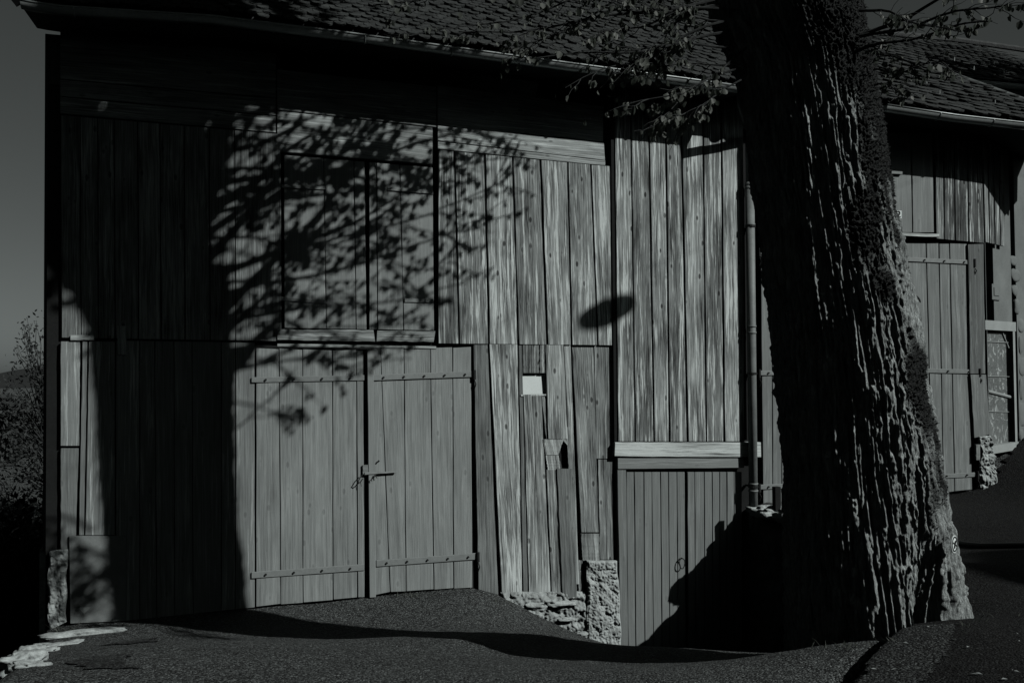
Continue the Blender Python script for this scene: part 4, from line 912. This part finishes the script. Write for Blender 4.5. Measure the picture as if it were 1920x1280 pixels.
# the boughs that throw the dappled shadow on the barn front
poly = [(240, 165), (385, 150), (1000, 225), (1015, 290), (1000, 390), (960, 470), (890, 570), (800, 655), (740, 690), (640, 735), (560, 815), (480, 835), (430, 850), (440, 760), (380, 600), (385, 230), (240, 215)]
PX = np.array(poly)
def okp(X, Z):
    x, y, t = proj((X, 0, Z)); return bool(inpoly(np.array([x+random.gauss(0, 12)]), np.array([y+random.gauss(0, 12)]), poly)[0])
def dof(Z, X): return float(np.interp(Z, [.3, 1.6, 2.6, 4.3], [4.7, 4.35, 3.4, 2.4]))
st = [(395, 430), (400, 520), (405, 350), (390, 280), (400, 600), (400, 220), (405, 470), (430, 700), (415, 560)]
fan = [((400, 530), (760, 400), .018), ((400, 420), (860, 280), .016), ((330, 205), (520, 165), .012), ((380, 215), (560, 190), .012), ((400, 610), (720, 520), .014), ((400, 600), (700, 270), .05), ((395, 480), (640, 240), .045), ((398, 400), (580, 250), .05), ((400, 640), (560, 480), .03), ((400, 340), (500, 400), .02), ((410, 540), (540, 520), .02), ((395, 330), (620, 330), .022), ((400, 380), (690, 330), .018), ((395, 200), (760, 190), .02), ((400, 440), (620, 470), .018), ((400, 240), (720, 300), .015), ((560, 230), (900, 330), .012), ((600, 500), (850, 500), .01), ((420, 590), (640, 560), .014), ((700, 250), (1000, 250), .012), ((395, 430), (760, 215), .030), ((400, 520), (820, 330), .028), ((400, 470), (700, 260), .022), ((405, 350), (900, 240), .03), ((400, 560), (900, 430), .022), ((400, 600), (870, 540), .020), ((430, 690), (760, 650), .015), ((400, 300), (640, 200), .028), ((405, 400), (960, 300), .022), ((400, 640), (780, 600), .016), ((420, 740), (560, 790), .012), ((400, 570), (700, 430), .020), ((400, 250), (560, 190), .03), ((415, 660), (700, 690), .012), ((400, 500), (930, 350), .02), ((440, 800), (530, 770), .01)]
def flat(pxy): p = SX(*pxy); return p.x, p.z
for a_, b_, r in fan:
    (xa1, za1), (xb1, zb1) = flat(a_), flat(b_); n = 12; bow = random.uniform(-.07, .05); L = math.hypot(xb1-xa1, zb1-za1); wig = random.uniform(0, 6)
    path = []
    for i in range(n+1):
        q_ = i/n; X = xa1+(xb1-xa1)*q_; Z = za1+(zb1-za1)*q_-bow*L*math.sin(math.pi*q_)+.03*math.sin(q_*9+wig)
        path.append((X, Z))
    d0 = dof(path[0][1], 0)+.2; d1_ = dof(path[-1][1], 0)+random.uniform(-.3, .3)
    c = [over(X, Z, d0+(d1_-d0)*(i/n)) for i, (X, Z) in enumerate(path)]
    limb.tube(c, taper(r*1.15, r*.3, n), 7)
    base_ = mains[int(random.random()*4)*2]; s_ = base_[len(base_)//2]; lk = curve(s_, c[0], 6, 0, .02); limb.tube(lk, taper(r*1.6, r*1.15, 6), 7)
    # side twigs worked out in the plane of the bough
    nt_ = int(L*6.6)
    for k in range(nt_):
        q_ = random.uniform(.08, 1)*n; i = min(int(q_), n-1); X, Z = path[i][0]+(path[i+1][0]-path[i][0])*(q_-i), path[i][1]+(path[i+1][1]-path[i][1])*(q_-i)
        an = math.atan2(path[i+1][1]-path[i][1], path[i+1][0]-path[i][0])+random.choice((-1, 1))*random.uniform(.2, .75); l2 = random.uniform(.25, .8)
        dd_ = d0+(d1_-d0)*(i/n); dv = random.uniform(-.35, .35); tw = []; ok = True
        for m_ in range(6):
            X2, Z2 = X+math.cos(an)*l2*m_/5, Z+math.sin(an)*l2*m_/5+.02*math.sin(m_+k)
            if m_ > 1 and not okp(X2, Z2): break
            tw.append(over(X2, Z2, dd_+dv*m_/5))
        if len(tw) < 2: continue
        twig.tube(tw, taper(.009, .004, len(tw)-1), 4, cap=False)
        for m_ in range(int(len(tw)*1.05)):
            e_ = random.uniform(.2, 1)*(len(tw)-1.01); ii = int(e_); pp = tw[ii].lerp(tw[ii+1], e_-ii)
            leaf(pp, random.uniform(.045, .088))
# hanging sprays seen at the top, left of the trunk, and over the road
def seen(a_, b_, ta, tb_c, r, nb, ln, lfs, dens):
    if a_[0] < 1450: tb_c = 6.15+(tb_c-6.3)*.15; ta = 6.25
    else: ta = 5.9; tb_c = 5.15
    c = curve(PT(a_[0], a_[1], ta), PT(b_[0], b_[1], tb_c), 9, random.uniform(-.05, .03), .03); twig.tube(c, taper(r, r*.3, 9), 6, cap=False); spray(c, .0035, nb, ln, lfs, dens)
for a_, b_, ta, tb_c, r in (((1380, 20), (980, -10), 6.3, 7.3, .010), ((1370, 90), (1090, 95), 6.3, 7.3, .008), ((1390, 120), (1180, 140), 6.3, 7.3, .007), ((1350, -60), (760, 70), 6.3, 7.3, .010), ((1350, 40), (1180, 10), 6.3, 7.3, .008), ((1370, 60), (1000, 110), 6.3, 7.3, .012), ((1360, 40), (1060, 165), 6.3, 6.9, .010), ((1380, 130), (1150, 205), 6.4, 6.8, .008), ((1350, 10), (860, 60), 6.3, 7.6, .014), ((1340, -40), (700, 10), 6.2, 7.9, .016), ((1400, 90), (1230, 235), 6.3, 6.6, .008), ((1340, 0), (1130, 60), 6.3, 7.0, .012), ((1350, -20), (1220, 90), 6.2, 6.6, .010), ((1300, -120), (560, -20), 6.2, 8.0, .018), ((1390, 150), (1280, 215), 6.4, 6.6, .007), ((1300, -60), (940, 100), 6.2, 7.2, .012)):
    seen(a_, b_, ta, tb_c, r, 15, .24, .047, 1.25)
for a_, b_, ta, tb_c, r in (((1612, 68), (1890, 10), 6.4, 7.4, .013), ((1612, 20), (1800, 60), 6.4, 7.2, .010), ((1616, 66), (1905, -25), 6.4, 7.5, .014), ((1600, 100), (1860, 40), 6.5, 7.6, .012), ((1630, 95), (1780, 140), 6.5, 7.2, .008), ((1640, 130), (1770, 115), 6.5, 7.3, .007), ((1640, 160), (1720, 180), 6.5, 7.0, .006)):
    seen(a_, b_, ta, tb_c, r, 15, .17, .04, 1.3)
# higher crown out of frame; it shades the left part of the roof
for k in range(30):
    px, py = random.uniform(-150, 620), random.uniform(-420, 110); w_ = SX(px, py); p1 = over(w_.x, w_.z, random.uniform(3.6, 6.2)); s_ = random.choice(mains); s_ = s_[random.randint(3, len(s_)-1)]
    c = limbto(s_, p1, .06, .02, 9); spray(c, .008, 16, .8, .095, 1.4)
for k in range(14):
    px, py = random.uniform(60, 400), random.uniform(120, 560); w_ = SX(px, py)
    if px < 190 and py > 480: continue
    p1 = over(w_.x, w_.z, random.uniform(4.4, 5.6)); s_ = random.choice(mains); c = limbto(s_[len(s_)//2], p1, .08, .04, 8); spray(c, .008, 18, .6, .09, 1.6)
limb.build('limb', BARKT, tree, True); twig.build('twigs', BARKT, tree)['kind'] = 'stuff'
lvn = np.array([tuple(p) for p in lv]); mesh_np('leaves', lvn, np.array(lf), LEAF, tree)['kind'] = 'stuff'
print('LEAVES', len(lf)//2)

# ------------------------------------------------------------------ hanging street lamp (its oval shadow is on the planks)
wl = SX(1128, 584); LP = over(wl.x, wl.z, 5.6); LP = Vector(LP)
lampo = thing('street_lamp', LP, 'enamel street lamp hung over the road on a wire, oval shadow on the planks', 'lamp')
b = MB(); n = 32; prof = [(.0, .13), (.05, .13), (.07, .09), (.15, .06), (.26, .0), (.255, -.06), (.18, -.07), (.0, -.05)]
vs = [LP+Vector((r*math.cos(2*math.pi*k/n), r*math.sin(2*math.pi*k/n), h-.03-r*math.sin(2*math.pi*k/n)*.24)) for r, h in prof for k in range(n)]
b.add(vs, [(i*n+k, i*n+(k+1) % n, (i+1)*n+(k+1) % n, (i+1)*n+k) for i in range(len(prof)-1) for k in range(n)]); b.build('lamp_shade', IRON, lampo)
b = MB(); b.tube([LP+Vector((0, 0, .03)), LP+Vector((0, 0, -.01)), LP+Vector((0, 0, -.04))], [.04, .05, .02], 12); b.build('bulb', WHITE, lampo)
pa, pb = Vector((20, -1.5, LP.z+1.2)), Vector((-7, -15, LP.z+.6)); hk = LP+Vector((0, 0, .3))
b = MB(); b.tube([pa, hk, pb], .003, 4); b.tube([hk, LP+Vector((0, 0, .1))], .004, 4); b.build('cable', DARKIRON, lampo)
for p in (pa, pb):
    b = MB(); b.tube([Vector((p.x, p.y, -3)), p+Vector((0, 0, .3))], [.12, .08], 12); b.build('pole', BARKT, lampo)

# ------------------------------------------------------------------ left background
HILL = simple('hill', .035, .3, .05, 1, .1, .01, .95)
xs_ = np.linspace(-420, 60, 60); Vh = []
for y_, hh in ((300, 0), (380, .5), (460, 1), (600, 1.1)):
    for x in xs_: Vh.append((x, y_, -6+(10+7*math.sin(x*.018+1.1)+3*math.sin(x*.06))*hh*(1.0 if hh < 1.05 else .9)-12*(1-hh)))
i, j = np.meshgrid(np.arange(3), np.arange(59), indexing='ij'); a = (i*60+j).ravel()
kind(mesh_np('hills', np.array(Vh), np.stack([a, a+1, a+61, a+60], -1), HILL, None, True), 'structure')
def bush(name, label, cat, base, h, rx, ry, n, size, mat, seed, trunkr=.08, shape=1.0, nb=34):
    random.seed(seed); t = thing(name, base, label, cat); base = Vector(base)
    tk = MB(); tk.tube([base, base+Vector((.1, 0, h*.35)), base+Vector((0, .1, h*.7))], [trunkr, trunkr*.7, trunkr*.25], 8); tips = []
    for k in range(nb):
        z = random.uniform(.15, .95)*h; an = random.uniform(0, 6.283); rr_ = math.sqrt(max(.05, 1-((z/h-.5)/.52)**2*shape)); p1 = base+Vector((math.cos(an)*rx*rr_, math.sin(an)*ry*rr_, z)); p0 = base+Vector((0, 0, z*.55))
        c = curve(p0, p1, 6, -.05, .05); tk.tube(c, taper(trunkr*.3, trunkr*.05, 6), 5); tips.append(c)
    tk.build('trunk', BARKT, t)
    v, f = [], []
    for k in range(n):
        c = random.choice(tips); q_ = random.uniform(.25, 1.0)*5.99; ii = int(q_); p = c[ii].lerp(c[min(ii+1, 6)], q_-ii)+Vector((random.gauss(0, rx*.09), random.gauss(0, ry*.09), random.gauss(0, h*.035)))
        d_ = Vector((random.gauss(0, 1), random.gauss(0, 1), random.gauss(0, 1))).normalized(); e_ = d_.cross(Vector((random.gauss(0, 1), random.gauss(0, 1), random.gauss(0, 1)))).normalized(); s_ = size*random.uniform(.6, 1.3)
        m_ = len(v); v += [p-d_*s_, p+e_*s_*.45, p+d_*s_, p-e_*s_*.45]; f.append((m_, m_+1, m_+2, m_+3))
    o = mesh_np('crown', np.array([tuple(q__) for q__ in v]), np.array(f), mat, t); o['kind'] = 'stuff'; return t
def zt(p): return Vector((p.x, p.y, gz(p.x, p.y)))
LD = simple('dark_foliage', .05, .4, 3, 30, .2, .01, .8); LB = simple('spring_foliage', .10, .4, 3, 30, .2, .01, .6)
p = PT(85, 700, 42); p.z = -3.5
bush('young_tree', 'feathery young tree with sparse twigs behind the left barn corner', 'tree', p, 9.0, 1.7, 1.7, 2300, .10, LD, 5, .12, .8, 90)
p = PT(28, 860, 30); p.z = -4.0
bush('flowering_bush', 'pale speckled bush under the feathery tree at the left edge', 'bush', p, 3.6, 1.5, 1.5, 6000, .06, LB, 9, .08, .7, 50)
for k, (px, t, h, lab) in enumerate(((-60, 62, 6.0, 'dark rounded tree beneath the hill at the far left edge'), (60, 70, 5.6, 'low dark tree beneath the hill just left of the barn'))):
    p = PT(px, 800, t); p.z = -4.5
    bush('field_tree', lab, 'tree', p, h, 3.8, 3.0, 7000, .22, LD, 20+k, .2, .6, 60)
p = PT(10, 1000, 14.5); p.z = -3.2
bush('hedge', 'dense black hedge below the yard edge left of the barn', 'hedge', p, 3.6, 2.2, 1.4, 22000, .08, simple('hedge_leaf', .02, .4, 3, 30, .2, .01, .9), 31, .1, .3, 120)
p = PT(70, 1000, 15.5); p.z = -3.2
bush('ivy_bush', 'glossy ivy bush against the left corner of the barn', 'bush', p, 3.9, .9, .7, 6000, .07, simple('ivy_leaf', .06, .4, 3, 30, .2, .01, .4), 37, .06, .4, 60)
# fallen leaves on the road
random.seed(3); b = MB()
for k in range(24):
    px, py = random.uniform(1630, 1918), random.uniform(1120, 1278); p = onroad(px, py)
    a_ = random.uniform(0, 6.28); s_ = random.uniform(.008, .02); u_ = Vector((math.cos(a_), math.sin(a_), .1)); v_ = Vector((-math.sin(a_), math.cos(a_), .2)); p = p-Vector((0, 0, .012))
    b.add([p-u_*s_, p+v_*s_*.5, p+u_*s_, p-v_*s_*.5+Vector((0, 0, .006))], [(0, 1, 2, 3)])
fl = b.build('fallen_leaves', simple('dry_leaf', .30, .3, 9)); fl['kind'] = 'stuff'

# ------------------------------------------------------------------ unseen shell of dark leaf cards round the yard, added to block skylight
HOLE = [(-8, -6.8), (1.2, -6.8), (1.6, -3.7), (3.0, -2.8), (4.5, -2.9), (6.3, -2.8), (8, -1.5), (13, -1.1), (22, .5), (22, 12), (9, 12), (4, 10), (1.0, 9), (-1.5, 7.5), (-8, 5)]
N = 19000; u1, u2, u3 = RNG.random(N), RNG.random(N), RNG.random(N)
elv = np.arcsin(u1*1.05-.05); azi = u2*2*math.pi; RR = 23+u3*5
C = np.stack([2+RR*np.cos(elv)*np.cos(azi), -5+RR*np.cos(elv)*np.sin(azi), 1+RR*np.sin(elv)], -1)
k = C[:, 1]/SUNV.y; xp, zp = C[:, 0]-SUNV.x*k, C[:, 2]-SUNV.z*k
jit = RNG.normal(size=(N, 2))*.15
sunny = inpoly(xp+jit[:, 0], zp+jit[:, 1], HOLE) & (C[:, 1] < 0)
rel = C-np.array(EYE); tf = rel@np.array(F_); hx = rel@np.array(R_)/np.maximum(tf, .01); hy = rel@np.array(U_)/np.maximum(tf, .01)
view = (tf > 0) & (np.abs(hx) < .95) & (hy < .66)
thin = (RNG.random(N) < .7) & (np.cos(azi-math.radians(210)) > .35) & (elv < 1.1); C = C[~sunny & ~view & ~thin]; n = len(C)
d1 = RNG.normal(size=(n, 3)); d1 /= np.linalg.norm(d1, axis=1)[:, None]; rad = C-np.array([2, -5, 1]); rad /= np.linalg.norm(rad, axis=1)[:, None]
d1 = d1-(d1*rad).sum(1)[:, None]*rad*.7; d1 /= np.linalg.norm(d1, axis=1)[:, None]
d2 = np.cross(rad, d1); sz = RNG.uniform(.6, 1.1, n)[:, None]
Vw = np.stack([C-d1*sz, C+d2*sz*.8, C+d1*sz, C-d2*sz*.8], 1).reshape(-1, 3)
blocker = mesh_np('sky_blocker', Vw, np.arange(n*4).reshape(-1, 4), simple('blocker_leaf', .02, .4, 3, 30, .2, .01, .9)); blocker['kind'] = 'stuff'

random.seed(12); b = MB()
for k in range(170):
    c = random.choice(((1812, 1168, 26, 14), (1835, 1150, 40, 20), (1560, 1206, 70, 6), (1680, 1196, 30, 6), (960, 1122, 40, 10), (1060, 1172, 40, 12), (760, 1112, 60, 4), (130, 1176, 50, 5)))
    p = onroad(c[0]+random.gauss(0, c[2]*.5), c[1]+abs(random.gauss(0, c[3]*.5)))-Vector((0, 0, .04)); h = random.uniform(.02, .06); dx = Vector((random.gauss(0, .03), random.gauss(0, .03), h)); sd_ = Vector((random.gauss(0, 1), random.gauss(0, 1), 0)).normalized()*.004
    b.add([p-sd_, p+sd_, p+dx*.6+sd_*.7, p+dx+Vector((dx.x*.4, dx.y*.4, 0)), p+dx*.6-sd_*.7], [(0, 1, 2, 3, 4)])
wd_ = b.build('weeds', LEAF); wd_['kind'] = 'stuff'

LAB = {'ground': ('worn speckled asphalt of the barn yard sloping to the doors', 'ground'), 'road': ('asphalt road right of the tree, shade put into its dark colour', 'road'), 'pavement': ('asphalt strip at the foot of the big tree, sunlight put into its paler colour', 'pavement'),
       'tar_patch': ('dark tar patch near the stones at the yard edge', 'tar patch'), 'tar_patch.001': ('dark tar patch near the sheet metal barn corner', 'tar patch'), 'hills': ('low dark hill on the horizon left of the barn', 'hill'),
       'sky_blocker': ('unseen shell of dark leaf cards, added to block skylight', 'sky_blocker'), 'fallen_leaves': ('few small pale fallen leaves on the dark road', 'leaves'), 'weeds': ('thin weeds along the tree base and barn footing', 'weeds')}
for o in list(COL.objects):
    if o.parent is None and o.name in LAB: o['label'], o['category'] = LAB[o.name]
